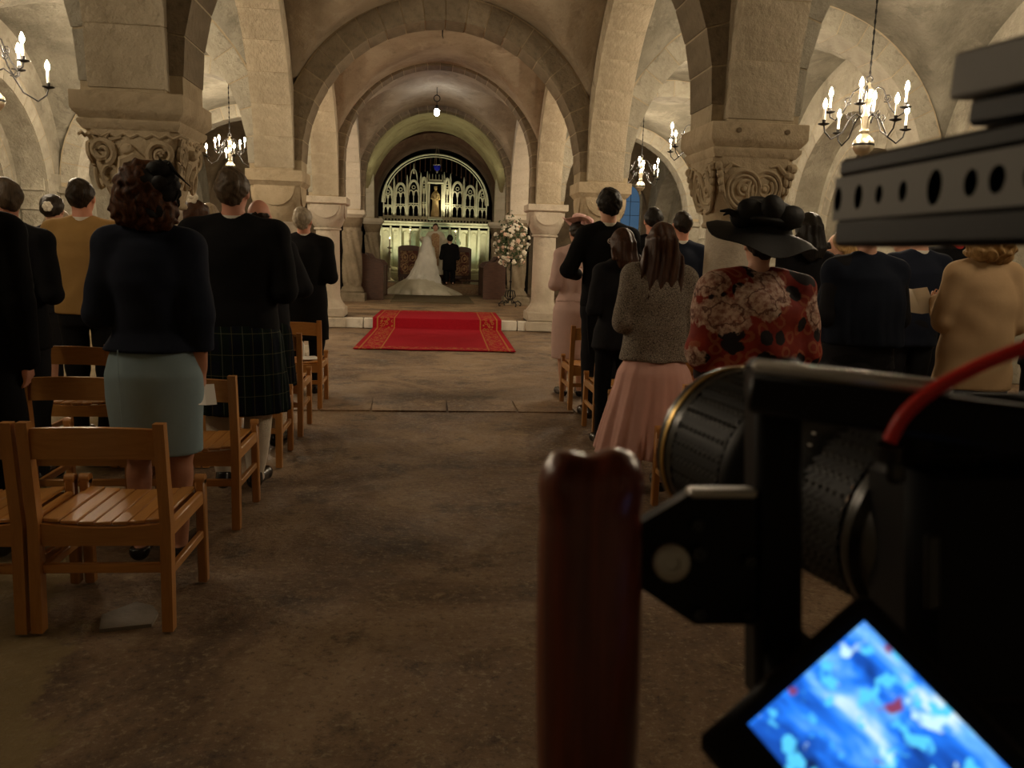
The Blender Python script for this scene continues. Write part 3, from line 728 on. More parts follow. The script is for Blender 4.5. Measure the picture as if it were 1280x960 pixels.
def pier(x, y, style, label, z0=0.0):
    root = empty('stone_pillar', (x, y, z0)); tag(root, label, 'pillar')
    H = HS-z0
    if style in ('beast', 'interlace'):
        mb = MB(); exact_square(mb, [(.262, H-.205), (.285, H-.17), (.285, H-.15), (.272, H-.145), (.30, H-.115), (.31, H-.095), (.31, H-.003), (.305, H)])
        ab = mb.build('abacus', 'capital_stone', root)
        if style == 'interlace':
            hb = MB()
            for q in (-.14, .17): hb.lathe([(.016, 0), (.016, .006)], 10, (q, -.3105, H-.05), rotm(PI/2))
            hb.build('fixing_hole', 'dark_shaded_stone', ab)
        mb = MB(); sq_loft(mb, [(.205, H-.60, 1), (.215, H-.56, .95), (.235, H-.45, .45), (.252, H-.32, .12), (.262, H-.205, .0)]); cap = mb.build('capital', 'capital_stone', root)
        (carved_interlace if style == 'interlace' else carved_beasts)(cap, .262, .205, H-.205, H-.58)
        mb = MB(); mb.lathe([(.19, H-.635), (.215, H-.63), (.222, H-.615), (.215, H-.60), (.19, H-.595)], 28); mb.build('necking', 'capital_stone', root)
        shp = [(.26, .0), (.26, .12), (.235, .16), (.215, .2), (.195, .24), (.19, H-.6)]; mb = MB(); mb.lathe(shp, 28); mb.build('shaft', 'column_stone', root)
        mb = MB(); exact_square(mb, [(.33, 0), (.33, .10), (.30, .13)]); mb.build('base', 'column_stone', root)
    elif style == 'cushion':
        mb = MB(); exact_square(mb, [(.27, H-.17), (.305, H-.125), (.31, H-.12), (.31, H-.003), (.305, H)]); mb.build('abacus', 'capital_stone', root)
        mb = MB(); sq_loft(mb, [(.20, H-.56, 1), (.235, H-.48, .85), (.262, H-.38, .4), (.27, H-.30, .08), (.27, H-.17, 0)]); cap = mb.build('capital', 'capital_stone', root)
        shield(cap, .27, .2, H-.17, H-.50, 'capital_stone')
        mb = MB(); mb.lathe([(.27, 0), (.27, .1), (.22, .2), (.205, .24), (.20, H-.55)], 28); mb.build('shaft', 'column_stone', root)
        mb = MB(); exact_square(mb, [(.34, 0), (.34, .14), (.31, .16)]); mb.build('base', 'column_stone', root)
    elif style == 'step':
        mb = MB(); exact_square(mb, [(.31, H-.125), (.335, H-.11), (.345, H-.10), (.345, H-.004), (.34, H)]); mb.build('abacus', 'column_stone', root)
        mb = MB(); sq_loft(mb, [(.205, H-.51, 1), (.24, H-.47, .95), (.285, H-.36, .45), (.30, H-.26, .08), (.30, H-.125, 0)]); cap = mb.build('capital', 'column_stone', root)
        shield(cap, .30, .2, H-.125, H-.47, 'column_stone', .225)
        mb = MB(); mb.lathe([(.20, H-.545), (.228, H-.54), (.232, H-.525), (.228, H-.51), (.20, H-.505)], 28); mb.build('necking', 'column_stone', root)
        mb = MB(); mb.lathe([(.30, .30), (.295, .36), (.25, .42), (.225, .46), (.205, .52), (.198, H-.52)], 28); mb.build('shaft', 'column_stone', root)
        mb = MB(); mb.box((0, 0, .085), (.66, .66, .17), bev=.015); mb.box((0, 0, .255), (.60, .60, .165), bev=.02); mb.build('base', 'column_stone', root)
    else:                                            # spiral shaft
        mb = MB(); exact_square(mb, [(.24, H-.16), (.27, H-.12), (.30, H-.09), (.30, H)]); mb.build('abacus', 'column_stone', root)
        mb = MB(); sq_loft(mb, [(.19, H-.40, 1), (.215, H-.33, .8), (.24, H-.24, .3), (.24, H-.16, 0)]); mb.build('capital', 'dark_shaded_stone', root)
        zs_ = np.linspace(.30, H-.38, 44)
        mb = MB(); mb.lathe([(.200, z) for z in zs_], 60, wave=lambda i, a, r, z: (r+.028*math.cos(6*a+z*8.0)*(1 if 2 < i < 41 else 0), z)); mb.build('shaft', 'brown_shaded_stone', root)
        mb = MB(); exact_square(mb, [(.30, 0), (.30, .16), (.27, .18)]); mb.lathe([(.26, .17), (.27, .22), (.24, .27), (.22, .31)], 24); mb.build('base', 'brown_shaded_stone', root)
    return root
pier(-PX, 5.24, 'beast', 'stone pillar on the left with a square capital carved with beasts and foliage')
pier(PX, 5.24, 'interlace', 'stone pillar on the right with a capital carved with interlaced rings')
pier(-PX, 9.65, 'cushion', 'plain cushion-capital pillar behind the kilted man, left of the nave')
pier(PX, 9.65, 'cushion', 'plain cushion-capital pillar behind the tall man in tailcoat, right of the nave')
pier(-PX, 14.15, 'step', 'pale column on the step behind the white-haired man in black coat')
pier(PX, 14.15, 'step', 'pale column at the right end of the step beside the flower stand')
pier(-PX, 18.6, 'spiral', 'spiral-carved column in the chancel, left of the bride', STEP_Z)
pier(PX, 18.6, 'spiral', 'spiral-carved column in the chancel behind the flower stand', STEP_Z)
pier(-1.72, 23.05, 'spiral', 'spiral-carved column at the left edge of the lit altar screen', STEP_Z)
pier(1.82, 23.05, 'spiral', 'spiral-carved column at the right edge of the lit altar screen', STEP_Z)
for s in (-1, 1): pier(s*PX, .79, 'cushion', ('pillar beside the camera, left of the nave', 'pillar beside the camera, right of the nave')[s > 0])

# ---------------------------------------------------------------- chapel at the end: red ring arch, side walls and back coloured near-black for shade
m = MB(); N = 28; vs = []; R1, R2 = 1.70, 1.92; zs_ = 2.62
for i in range(N+1):
    a = -PI/2+PI*i/N
    for r, y in ((R2, 22.95), (R1+.10, 23.05), (R1, 23.7), (R1, 24.6), (R2+.1, 24.6)): vs.append((r*math.sin(a)+.04, y, zs_+r*math.cos(a)))
vs2 = [vs[k][:2]+(.4,) for k in range(5)]; vs3 = [vs[N*5+k][:2]+(.4,) for k in range(5)]
vs = vs2+vs+vs3; K = 5
fs = [(i*K+k, i*K+k+1, (i+1)*K+k+1, (i+1)*K+k) for i in range(N+2) for k in range(K-1)]
m.add(vs, fs); struct('trim_2', m, 'red_ring', smooth=True)
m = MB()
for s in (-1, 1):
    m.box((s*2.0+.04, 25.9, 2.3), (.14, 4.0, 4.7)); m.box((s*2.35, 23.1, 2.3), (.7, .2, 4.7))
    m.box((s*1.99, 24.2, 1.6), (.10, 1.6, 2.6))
m.box((.04, 27.9, 2.3), (4.2, .15, 4.7)); m.box((.04, 25.9, 4.62), (4.2, 4.0, .12)); struct('wall_chapel', m, 'chapel_shade_black')
# lunette closing the painted vault above the chapel arch
m = MB(); vs = []
for i in range(N+1):
    a = -PI/2+PI*i/N; vs += [(1.88*math.sin(a)+.04, 23.0, zs_+1.88*math.cos(a)), (2.06*math.sin(a), 23.0, zs_+2.06*math.cos(a))]
m.add(vs, [(2*i, 2*i+1, 2*i+3, 2*i+2) for i in range(N)]); struct('trim_3', m, 'red_ring')
# painted patches of the vault
# ============================================================ CHANCEL OBJECTS
# carved stone screen behind the altar
Y0 = 25.7; XC = .04
scr = empty('altar_screen', (XC, Y0, .40)); tag(scr, 'carved gothic stone altar screen with open tracery windows, lit greenish white', 'screen')
m = MB(); m.box((0, .10, .80), (3.4, .08, 1.62)); m.build('backing_wall', 'screen_stone', scr)
def blind_niche(x, w, z0, h, parent):
    mb = MB(); d = .12
    mb.box((-w/2+.022, -.02, h/2), (.044, d, h), bev=.008); mb.box((w/2-.022, -.02, h/2), (.044, d, h), bev=.008)
    mb.box((0, -.02, h-.03), (w, d, .06), bev=.008)
    hw = w/2-.03
    for r, zc in ((hw, h-.06-hw*1.05),):
        P = [(-hw, -.02, zc-.02)]+[(hw*math.cos(PI-PI*i/12)*(1), -.02, zc+hw*1.25*math.sin(PI*i/12)) for i in range(13)]+[(hw, -.02, zc-.02)]
        mb.tube(P, .024, 5)
        mb.tube([(-hw*.5, -.02, zc+hw*.1), (-hw*.3, -.02, zc+hw*.55), (0, -.02, zc+hw*.35), (hw*.3, -.02, zc+hw*.55), (hw*.5, -.02, zc+hw*.1)], .013, 5)
    o = mb.build('panel', 'screen_stone', parent); o.location = (x, 0, z0); return o
NP = 11; pw = 3.36/NP
for i in range(NP): blind_niche(-1.68+pw*(i+.5), pw*.97, .05, 1.56, scr)
for i in range(NP+1):
    mb = MB(); mb.box((0, 0, .80), (.055, .12, 1.60), bev=.012); mb.ell((0, -.02, 1.63), (.035, .035, .05), 6, 4); o = mb.build('pilaster', 'screen_stone', scr); o.location = (-1.68+pw*i, -.08, 0)
m = MB(); m.box((0, -.06, 1.72), (3.5, .22, .07), bev=.015); m.box((0, -.08, 1.80), (3.5, .28, .06), bev=.015); m.box((0, -.05, 1.92), (3.5, .12, .05), bev=.01)
m.build('cornice', 'screen_stone', scr)
for i in range(34):
    mb = MB(); mb.box((0, 0, 0), (.055, .06, .07), bev=.012); mb.ell((0, 0, .05), (.022, .022, .03), 6, 4); o = mb.build('cresting', 'screen_stone', scr); o.location = (-1.68+3.36*i/33, -.10, 1.87)
def gothic(x, z0, w, h, parent, spire=False):
    root = MB(); hw = w/2
    for sx in (-1, 1): root.box((sx*hw, 0, h*.38), (.035, .07, h*.76), bev=.008)
    def pointed(cx, z, ww, hh, rad):
        L = [(cx-ww/2*math.cos(t*PI/2), 0, z+hh*math.sin(t*PI/2)**.9) for t in np.linspace(0, 1, 8)]
        Rr = [(2*cx-p[0], p[1], p[2]) for p in L[::-1]]
        root.tube(L+Rr[1:], rad, 5)
    pointed(0, h*.70, w, h*.30, .042)
    root.box((0, 0, h*.36), (.024, .05, h*.72)); root.box((0, 0, h*.38), (w, .045, .024))
    for sx in (-1, 1):
        pointed(sx*w/4, h*.60, w/2-.02, h*.14, .022); pointed(sx*w/4, h*.24, w/2-.02, h*.10, .018)
    root.tube(ringpts(0, h*.80, .05, .05) and [(p[0], 0, p[1]) for p in ringpts(0, h*.82, .05, .05, 12)], .012, 5, closed=True)
    root.box((0, 0, .02), (w, .09, .04), bev=.008)
    if spire:
        pointed(0, h*.95, w*.7, h*.36, .018); root.tube([(0, 0, h*1.2), (0, 0, h*1.46)], [.028, .006], 5)
        for q in range(5): root.ell((0, 0, h*(1.2+.05*q)), (.035-.005*q, .03, .02), 6, 4)
    o = root.build('tracery_window', 'screen_stone', parent); o.location = (x, .02, z0); return o
for x, w, h, sp in ((-1.47, .26, .92, 0), (-1.08, .30, 1.02, 0), (-.68, .32, 1.12, 1), (.68, .32, 1.12, 0), (1.08, .30, 1.02, 0), (1.47, .26, .92, 0)): gothic(x, 1.95, w, h, scr, sp)
for x in (-1.28, -.88, -.46, -.26, .26, .46, .88, 1.28):
    mb = MB(); h = 1.25-.28*abs(x)/1.3; mb.box((0, 0, h/2), (.06, .11, h), bev=.015); mb.tube([(0, 0, h), (0, 0, h+.22)], [.040, .006], 5); o = mb.build('buttress', 'screen_stone', scr); o.location = (x, .0, 1.95)
for x in (-.36, .36): 
    gothic(x, 1.95, .15, 1.22, scr)
# dark openwork fringe and bright rim under the arch
mb = MB(); P = [(1.64*math.cos(PI-PI*i/30), 0, 2.40+1.50*math.sin(PI*i/30)) for i in range(31)]
mb.tube(P, .03, 6); mb.tube([(p[0]*.95, 0, 2.40+(p[2]-2.40)*.95) for p in P], .016, 5); o = mb.build('arch_rib', 'screen_stone', scr); o.location = (0, -.05, -.02)
for i in range(4, 27):
    a = PI-PI*i/30; x = 1.58*math.cos(a); zt = 2.38+1.46*math.sin(a); zb = max(zt-.42, 3.0 if abs(x) < 1.25 else 2.85)
    if zb < zt-.05:
        mb = MB(); mb.tube([(x, 0, zt), (x, 0, zb)], [.010, .014], 5); mb.ell((x, 0, zb), (.02, .02, .04), 6, 4); mb.build('hanging_fringe', 'dark_wood', scr).location = (0, .02, 0)
# centre niche canopy
mb = MB()
for sx in (-1, 1): mb.box((sx*.20, -.05, 2.45), (.05, .16, 1.05), bev=.012)
mb.box((0, -.08, 3.02), (.50, .24, .06), bev=.015); mb.box((0, -.08, 3.09), (.42, .2, .05), bev=.015)
for q in range(5): mb.tube([(-.2+.1*q, -.12, 3.1), (-.2+.1*q, -.12, 3.28)], [.025, .005], 5)
mb.box((0, -.1, 1.93), (.46, .26, .10), bev=.02); mb.build('niche_canopy', 'screen_stone', scr)
# gilded figure in the niche
st = empty('niche_statue', (XC, Y0-.12, 2.385)); tag(st, 'small gilded statue of a robed mother and child in the screen niche', 'statue')
mb = MB(); mb.lathe([(.13, 0), (.14, .05), (.11, .25), (.095, .45), (.105, .60), (.11, .70), (.055, .77), (.03, .79)], 16, wave=lambda i, a, r, z: (r*(1+.10*math.sin(6*a)*(1 if i < 4 else 0)), z), sy=.75)
mb.tube([(-.09, 0, .68), (-.12, -.06, .55), (-.02, -.10, .52)], [.035, .032, .025], 7); mb.tube([(.09, 0, .68), (.12, -.05, .54), (.04, -.10, .50)], [.035, .032, .025], 7); mb.build('robe', 'gold_statue', st)
mb = MB(); mb.ell((0, 0, .86), (.048, .055, .065)); mb.tube([(0, 0, .76), (0, 0, .83)], .03, 7); mb.tube([(p[0], 0, .92+.012*math.sin(6*i)) for i, p in enumerate(ringpts(0, 0, .05, .05, 12))], .008, 4); mb.build('head', 'gold_statue', st)
mb = MB(); mb.ell((.05, -.10, .60), (.035, .035, .07)); mb.ell((.05, -.11, .70), (.028, .03, .034)); mb.build('child_figure', 'gold_statue', st)

# altar with embroidered frontal, candles
al = empty('altar', (.04, 24.95, .43)); tag(al, 'stone altar hung with a dark red embroidered frontal behind the priest', 'altar')
mb = MB(); mb.box((0, 0, .46), (1.9, .62, .92), bev=.01); mb.build('table', 'screen_stone', al)
mb = MB(); mb.box((0, 0, .945), (2.0, .70, .05), bev=.012); mb.build('altar_top', 'white_riser', al)
for i, (x, w) in enumerate(((-.66, .56), (0, .7), (.66, .56))):
    mb = MB(); mb.box((x, -.325, .46), (w, .02, .90), bev=.006)
    mb.build('frontal_panel', 'altar_cloth', al)
mb = MB()
for i in range(40): mb.box((-.98+1.96*i/39, -.352, .88), (.03, .012, .13), bev=.004)
o = mb.build('fringe', 'red_cloth', al); o['kind'] = 'stuff'
def kneel_screen(x, y, z, label, sgn):
    r = empty('embroidered_chair', (x, y, z), sgn*.12); tag(r, label, 'chair', None)
    mb = MB(); N = 12; poly = [(-.32, 0), (.32, 0), (.32, .86)]+[(.32*math.cos(PI*i/N), .86+.07*math.sin(PI*i/N)) for i in range(1, N)]+[(-.32, .86)]
    mb.prism(poly, (1, 0, 0), (0, 0, 1), (0, 1, 0), (0, 0, .12), .05); mb.build('back_frame', 'dark_wood', r)
    mb = MB(); mb.box((0, -.012, .55), (.50, .03, .68), bev=.01); mb.build('back_panel', 'altar_cloth', r)
    mb = MB()
    for q in range(2):
        for k in range(2): mb.tube([(p[0], -.03, p[1]) for p in ringpts(-.11+.22*q, .40+.30*k, .085, .11, 14)], .012, 5, closed=True); mb.ell((-.11+.22*q, -.03, .40+.30*k), (.04, .012, .05), 8, 5)
    mb.build('embroidery', 'vestment_band', r)
    mb = MB(); mb.box((0, .30, .45), (.62, .56, .10), bev=.02); mb.build('seat', 'red_cloth', r)
    for sx in (-1, 1):
        for yy in (.03, .54): mb = MB(); mb.box((sx*.28, yy, .20), (.06, .06, .40), bev=.008); mb.build('leg', 'dark_wood', r)
kneel_screen(-.72, 23.75, .43, 'tall-backed chair with embroidered panel left of the priest', -1)
kneel_screen(.78, 23.75, .43, 'tall-backed chair with embroidered panel right of the groom', 1)
def candlestick(x, y, z, h, label, r=.10):
    root = empty('candlestick', (x, y, z)); tag(root, label, 'candlestick', None)
    mb = MB(); mb.lathe([(r, 0), (r, .02), (r*.55, .05), (r*.25, .09), (r*.22, h*.3), (r*.45, h*.33), (r*.22, h*.36), (r*.2, h*.62), (r*.4, h*.65), (r*.2, h*.68), (r*.18, h*.74), (r*.55, h*.77), (r*.5, h*.785)], 14); mb.build('stem', 'brass', root)
    mb = MB(); mb.lathe([(.022, h*.785), (.022, h*.97), (.008, h*.975)], 10); mb.build('candle', 'candle_white', root)
    mb = MB(); mb.lathe([(.004, h*.975), (.010, h*.985), (.007, h*1.0), (.001, h*1.015)], 8); mb.build('flame', 'candle_flame', root)
candlestick(-1.28, 23.9, .43, 1.25, 'tall brass floor candlestick left of the altar, beside the bride', .14)
candlestick(-.72, 25.0, 1.402, .55, 'brass candlestick on the left end of the altar')
candlestick(.66, 25.0, 1.402, .55, 'brass candlestick on the right end of the altar')
def effigy(x, label):
    r = empty('stone_carving', (x, 25.2, .43)); tag(r, label, 'carving', None)
    mb = MB(); mb.box((0, 0, .12), (.42, .3, .24), bev=.02); mb.build('block', 'screen_stone', r)
    mb = MB(); mb.ell((-.05, 0, .30), (.19, .12, .09)); mb.ell((.14, 0, .33), (.07, .07, .075)); mb.tube([(-.2, 0, .26), (-.08, -.08, .33), (.08, -.06, .30)], [.03, .045, .04], 7); mb.build('figure', 'screen_stone', r)
effigy(-1.2, 'worn pale stone carving at the foot of the screen, left'); effigy(1.28, 'worn pale stone carving at the foot of the screen, right')

# sanctuary lamp with blue glass
sl = empty('sanctuary_lamp', (.06, 24.2, 3.74)); tag(sl, 'hanging sanctuary lamp with blue glass on three chains before the screen', 'lamp')
mb = MB(); mb.lathe([(.02, -.10), (.075, -.06), (.10, .02), (.095, .07)], 14); mb.build('glass', 'glass_blue', sl)
mb = MB(); mb.lathe([(.015, -.16), (.03, -.13), (.02, -.10)], 10); mb.tube([(.11*math.cos(a), .11*math.sin(a), .07) for a in np.linspace(0, 2*PI, 15)[:-1]], .012, 5, closed=True); mb.build('lamp_ring', 'brass', sl)
for q in range(3):
    a = 2*PI*q/3+.3; mb = MB(); mb.tube([(.11*math.cos(a), .11*math.sin(a), .07), (0.0, 0, .78)], .006, 4); mb.build('chain', 'brass', sl)

# wooden stalls in the chancel
def stall(x, y, label, flip):
    r = empty('wooden_stall', (x, y, STEP_Z), 0); tag(r, label, 'stall', None)
    mb = MB(); poly = [(-.28, 0), (.28, 0), (.28, .80), (.20, .90), (-.02, .94), (-.10, 1.05), (-.28, 1.08)]
    poly = [(a*flip, b) for a, b in poly]
    if flip < 0: poly = poly[::-1]
    mb.prism(poly, (1, 0, 0), (0, 0, 1), (0, 1, 0), (0, 0, 0), .06); mb.build('end_panel', 'dark_wood', r)
    mb = MB(); mb.prism(poly, (1, 0, 0), (0, 0, 1), (0, 1, 0), (0, 1.9, 0), .06); mb.build('end_panel', 'dark_wood', r)
    mb = MB(); mb.box((0, .98, .45), (.45, 1.86, .04), bev=.008); mb.build('seat', 'dark_wood', r)
    mb = MB(); mb.box((-.24*flip, .98, .70), (.04, 1.86, .70), bev=.008); mb.build('backrest', 'dark_wood', r)
    mb = MB(); mb.box((.24*flip, .98, .42), (.03, 1.86, .72), bev=.008); mb.build('front_board', 'dark_wood', r)
stall(-1.47, 18.95, 'dark wooden stall beside the left spiral column in the chancel', 1)
stall(1.50, 20.2, 'dark wooden stall behind the flower stand in the chancel', -1)
kn = empty('kneeling_bench', (1.14, 22.9, .43)); tag(kn, 'low dark wooden kneeling bench right of the groom', 'bench')
mb = MB(); mb.box((0, 0, .10), (.80, .34, .05), bev=.01); mb.build('top', 'dark_wood', kn)
for sx in (-1, 1): mb = MB(); mb.box((sx*.34, 0, .04), (.05, .28, .08), bev=.008); mb.build('leg', 'dark_wood', kn)

# flower arrangement on a wrought iron stand
fa = empty('flower_arrangement', (1.66, 17.75, STEP_Z)); tag(fa, 'large arrangement of white and blush roses on a black iron stand', 'flowers')
mb = MB(); mb.tube([(0, 0, .12), (0, 0, .98)], .016, 8)
for z in (.22, .55, .95): mb.ell((0, 0, z), (.035, .035, .025), 8, 5)
mb.lathe([(.03, .95), (.12, 1.0), (.13, 1.05)], 12); mb.build('stand_pole', 'iron', fa)
for q in range(4):
    a = PI/2*q+.4; c, s = math.cos(a), math.sin(a)
    P = [(c*r, s*r, z) for r, z in ((.01, .36), (.10, .34), (.13, .22), (.06, .16), (.09, .07), (.20, .12), (.28, .06), (.27, .012), (.24, .02))]
    mb = MB(); mb.tube(P, .013, 6); mb.build('leg', 'iron', fa)
rnd = random.Random(5)
def bloom_mesh(name, mat):
    mb = MB()
    for l, (r, n, z) in enumerate(((.045, 6, 0), (.034, 5, .010), (.02, 4, .018))):
        for q in range(n):
            a = 2*PI*q/n+l*.5; c = np.array([r*.55*math.cos(a), r*.55*math.sin(a), z+.012]); mb.ell(c, (r*.55, r*.32, r*.62), 6, 4, rotm(0, .45, 0) @ np.eye(3) if False else rotm(0, 0, a) @ rotm(0, .5, 0))
    mb.ell((0, 0, .02), (.014, .014, .024), 6, 4)
    me = bpy.data.meshes.new(name); me.from_pydata(mb.v, [], mb.f); me.materials.append(MATS[mat]); me.polygons.foreach_set('use_smooth', [True]*len(me.polygons)); return me
BM = [bloom_mesh('rose', 'white_petal'), bloom_mesh('rose', 'blush_petal'), bloom_mesh('rose', 'white_petal')]
lf = MB()
def onball(rnd):
    while True:
        p = np.array([rnd.uniform(-1, 1), rnd.uniform(-1, 1), rnd.uniform(-1, 1)]); L = np.linalg.norm(p)
        if .4 < L < 1: return p/L
for i in range(520):
    d = onball(rnd); q = rnd.uniform(.55, 1.12); c = d*np.array([.36, .32, .50])*q+np.array([0, 0, 1.36])
    if d[2] > .5 and rnd.random() < .4: c[2] += rnd.uniform(.02, .22)
    Rm = np.array(Vector(d).to_track_quat('Z', 'Y').to_matrix()) @ rotm(rnd.uniform(-.9, .9), rnd.uniform(-.9, .9), rnd.uniform(0, 6))
    L = rnd.uniform(.05, .10); w = L*.22
    pts = [np.array(p) for p in ((0, 0, 0), (w, L*.4, .012), (0, L, 0), (-w, L*.4, .012), (0, L*.45, -.008))]
    lf.add([Rm @ p+c for p in pts], [(0, 1, 4), (1, 2, 4), (2, 3, 4), (3, 0, 4)])
o = lf.build('foliage', 'leaf_green', fa); o['kind'] = 'stuff'
for i in range(95):
    d = onball(rnd)
    if d[1] > .55: d[1] = -d[1]
    c = d*np.array([.37, .33, .50])*rnd.uniform(.88, 1.06)+np.array([0, 0, 1.36])
    M = Matrix.Translation(c) @ Vector(d).to_track_quat('Z', 'Y').to_matrix().to_4x4() @ Matrix.Scale(rnd.choice([.45, .6, .8, 1.0, 1.15]), 4)
    inst('rose', BM[0 if i % 4 else 1], fa, M)

# red carpet over the step
ca = MB(); path = [(0, 0), (.06, .0)]
prof = [(0.0, .012), (1.0, .013), (2.0, .013), (2.86, .014), (2.90, .02), (2.915, .09), (2.935, STEP_Z+.012), (2.99, STEP_Z+.017), (3.6, STEP_Z+.016), (4.2, STEP_Z+.016), (4.75, STEP_Z+.016)]
nx = 24; vs = []
for (yy, zz) in prof:
    for i in range(nx+1):
        x = -1.1+2.2*i/nx
        e = .012*math.sin(x*9+1) if yy == 0 else 0
        vs.append((x, yy+e, zz+.004*math.sin(x*5+yy*2)*(1 if .1 < yy < 2.8 else .3)))
nb = len(vs)
vs += [(x, y, z-.012) for x, y, z in vs]
W_ = nx+1; fs = []
for j in range(len(prof)-1):
    for i in range(nx):
        a = j*W_+i; fs.append((a, a+1, a+W_+1, a+W_)); fs.append((nb+a, nb+a+W_, nb+a+W_+1, nb+a+1))
for i in range(nx):
    fs.append((i, nb+i, nb+i+1, i+1)); a = (len(prof)-1)*W_+i; fs.append((a, a+1, nb+a+1, nb+a))
for j in range(len(prof)-1):
    a = j*W_; fs.append((a, a+W_, nb+a+W_, nb+a)); a += nx; fs.append((a, nb+a, nb+a+W_, a+W_))
ca.add(vs, fs); cpt = ca.build('red_carpet', 'carpet_red'); cpt.location = (-.05, 10.86, .004); cpt.rotation_euler = (0, 0, -.022)
tag(cpt, 'red carpet with gold patterned borders running over the step', 'carpet')

# ---------------------------------------------------------------- chandeliers
def make_chandelier(x, y, zc, ztop, label, rot=0.0, glow='bulb_glow'):
    """zc: height of the lower bulbs"""
    r = empty('chandelier', (x, y, zc), rot); tag(r, label, 'chandelier', None)
    mb = MB(); mb.lathe([(.012, -.50), (.028, -.47), (.012, -.45), (.02, -.43), (.055, -.42), (.092, -.37), (.098, -.335), (.092, -.30), (.05, -.25), (.03, -.235), (.045, -.21), (.03, -.19), (.038, -.12), (.05, -.08), (.03, -.05), (.028, .02), (.048, .05), (.028, .08), (.035, .13), (.05, .16), (.02, .19), (.012, .23)], 20); body = mb.build('spindle', 'brass', r)
    mb = MB(); mb.lathe([(.0985, -.345), (.1005, -.335), (.0985, -.325)], 20, cap=False); mb.build('band', 'iron', body)
    mb = MB(); mb.tube([(.03*math.cos(a), 0, .255+.03*math.sin(a)) for a in np.linspace(0, 2*PI, 13)[:-1]], .007, 6, closed=True)
    mb.tube([(0, 0, .285), (0, 0, ztop-zc)], .006, 6); 
    for q in range(int((ztop-zc-.3)/.09)): mb.ell((0, 0, .31+.09*q), (.013, .008, .03), 6, 4)
    mb.build('chain', 'iron', r)
    mb = MB(); mb.lathe([(.06, ztop-zc+.02), (.05, ztop-zc-.02), (.012, ztop-zc-.04)], 12); mb.build('ceiling_hook', 'iron', r)
    for tier, (R, dz, a0) in enumerate(((.43, 0.0, .1), (.33, .155, .1+PI/4))):
        for q in range(4):
            a = a0+PI/2*q; c, s = math.cos(a), math.sin(a)
            P = [(0.03, -.10), (.10, -.06), (.16, -.10), (R*.55, -.24), (R*.80, -.30), (R*.96, -.24), (R, -.17)] if tier == 0 else [(.03, -.02), (.08, .03), (.13, .0), (R*.6, -.16), (R*.82, -.25), (R*.97, -.22), (R, -.17)]
            mb = MB(); mb.tube([(c*u, s*u, v+dz) for u, v in P], .0075, 6)
            sp = [(c*(.17+.04*(1-.7*t)*math.cos(4+9*t)), s*(.17+.04*(1-.7*t)*math.cos(4+9*t)), dz-.08+.04*(1-.7*t)*math.sin(4+9*t)) for t in np.linspace(0, 1, 12)]
            mb.tube(sp, .0055, 5); arm = mb.build('arm', 'iron', r)
            mb = MB(); mb.lathe([(.012, dz-.185), (.05, dz-.172), (.052, dz-.166), (.014, dz-.165), (.017, dz-.135), (.012, dz-.13)], 14, (c*R, s*R, 0)); mb.build('drip_pan', 'iron', arm)
            mb = MB(); mb.lathe([(.0125, dz-.15), (.0125, dz-.03), (.006, dz-.028)], 10, (c*R, s*R, 0)); mb.build('candle_tube', 'candle_white', arm)
            mb = MB(); mb.lathe([(.007, dz-.03), (.017, dz-.012), (.020, dz+.006), (.012, dz+.035), (.002, dz+.058)], 8, (c*R, s*R, 0)); mb.build('bulb', glow, arm, True)
    return r
make_chandelier(3.90, 7.42, 2.78, 4.42, 'large brass chandelier with candle bulbs at upper right, hanging beside the interlaced capital')
make_chandelier(3.72, 11.9, 3.10, 4.42, 'chandelier half hidden behind the interlaced capital, right aisle', .5)
make_chandelier(4.12, 16.4, 3.10, 4.42, 'small distant chandelier in the right aisle, above the heads of two dark-suited men', .3)
make_chandelier(-3.98, 16.4, 3.16, 4.42, 'distant chandelier in the left aisle above the kilted man', .3)
make_chandelier(-3.90, 7.6, 2.84, 4.42, 'chandelier cut by the left edge of the picture, before the left wall', .4)
make_chandelier(-3.98, 11.9, 3.10, 4.42, 'chandelier behind the beast-carved capital, left aisle', .7)
for s in (-1, 1):
    make_chandelier(s*3.98, 3.0, 2.95, 4.42, 'chandelier in the %s aisle beside the camera' % ('left' if s < 0 else 'right'), 0, 'bulb_glow_low')
pl = empty('pendant_bulb', (-.03, 16.4, 4.02)); tag(pl, 'bare white light bulb hanging by a ring from the nave vault', 'lamp')
mb = MB(); mb.ell((0, 0, 0), (.055, .055, .07), 12, 8); mb.build('bulb', 'pendant_glow', pl, True)
mb = MB(); mb.lathe([(.03, .06), (.03, .12), (.02, .14)], 10); mb.build('socket', 'iron', pl)
mb = MB(); mb.tube([(0, 0, .13), (0, 0, .20)], .008, 6); mb.tube([(.06*math.cos(a), 0, .26+.06*math.sin(a)) for a in np.linspace(0, 2*PI, 15)[:-1]], .01, 6, closed=True); mb.tube([(0, 0, .32), (0, 0, .50)], .008, 6); mb.build('hanging_ring', 'iron', pl)
hk = MB(); hk.tube([(0, 0, 0), (0, 0, -.12), (.012, 0, -.16)], [.012, .008, .004], 6); o = hk.build('ceiling_hook', 'iron'); o.location = (0, 11.9, 4.44); tag(o, 'small iron hook in the crown of the nave vault', 'hook')

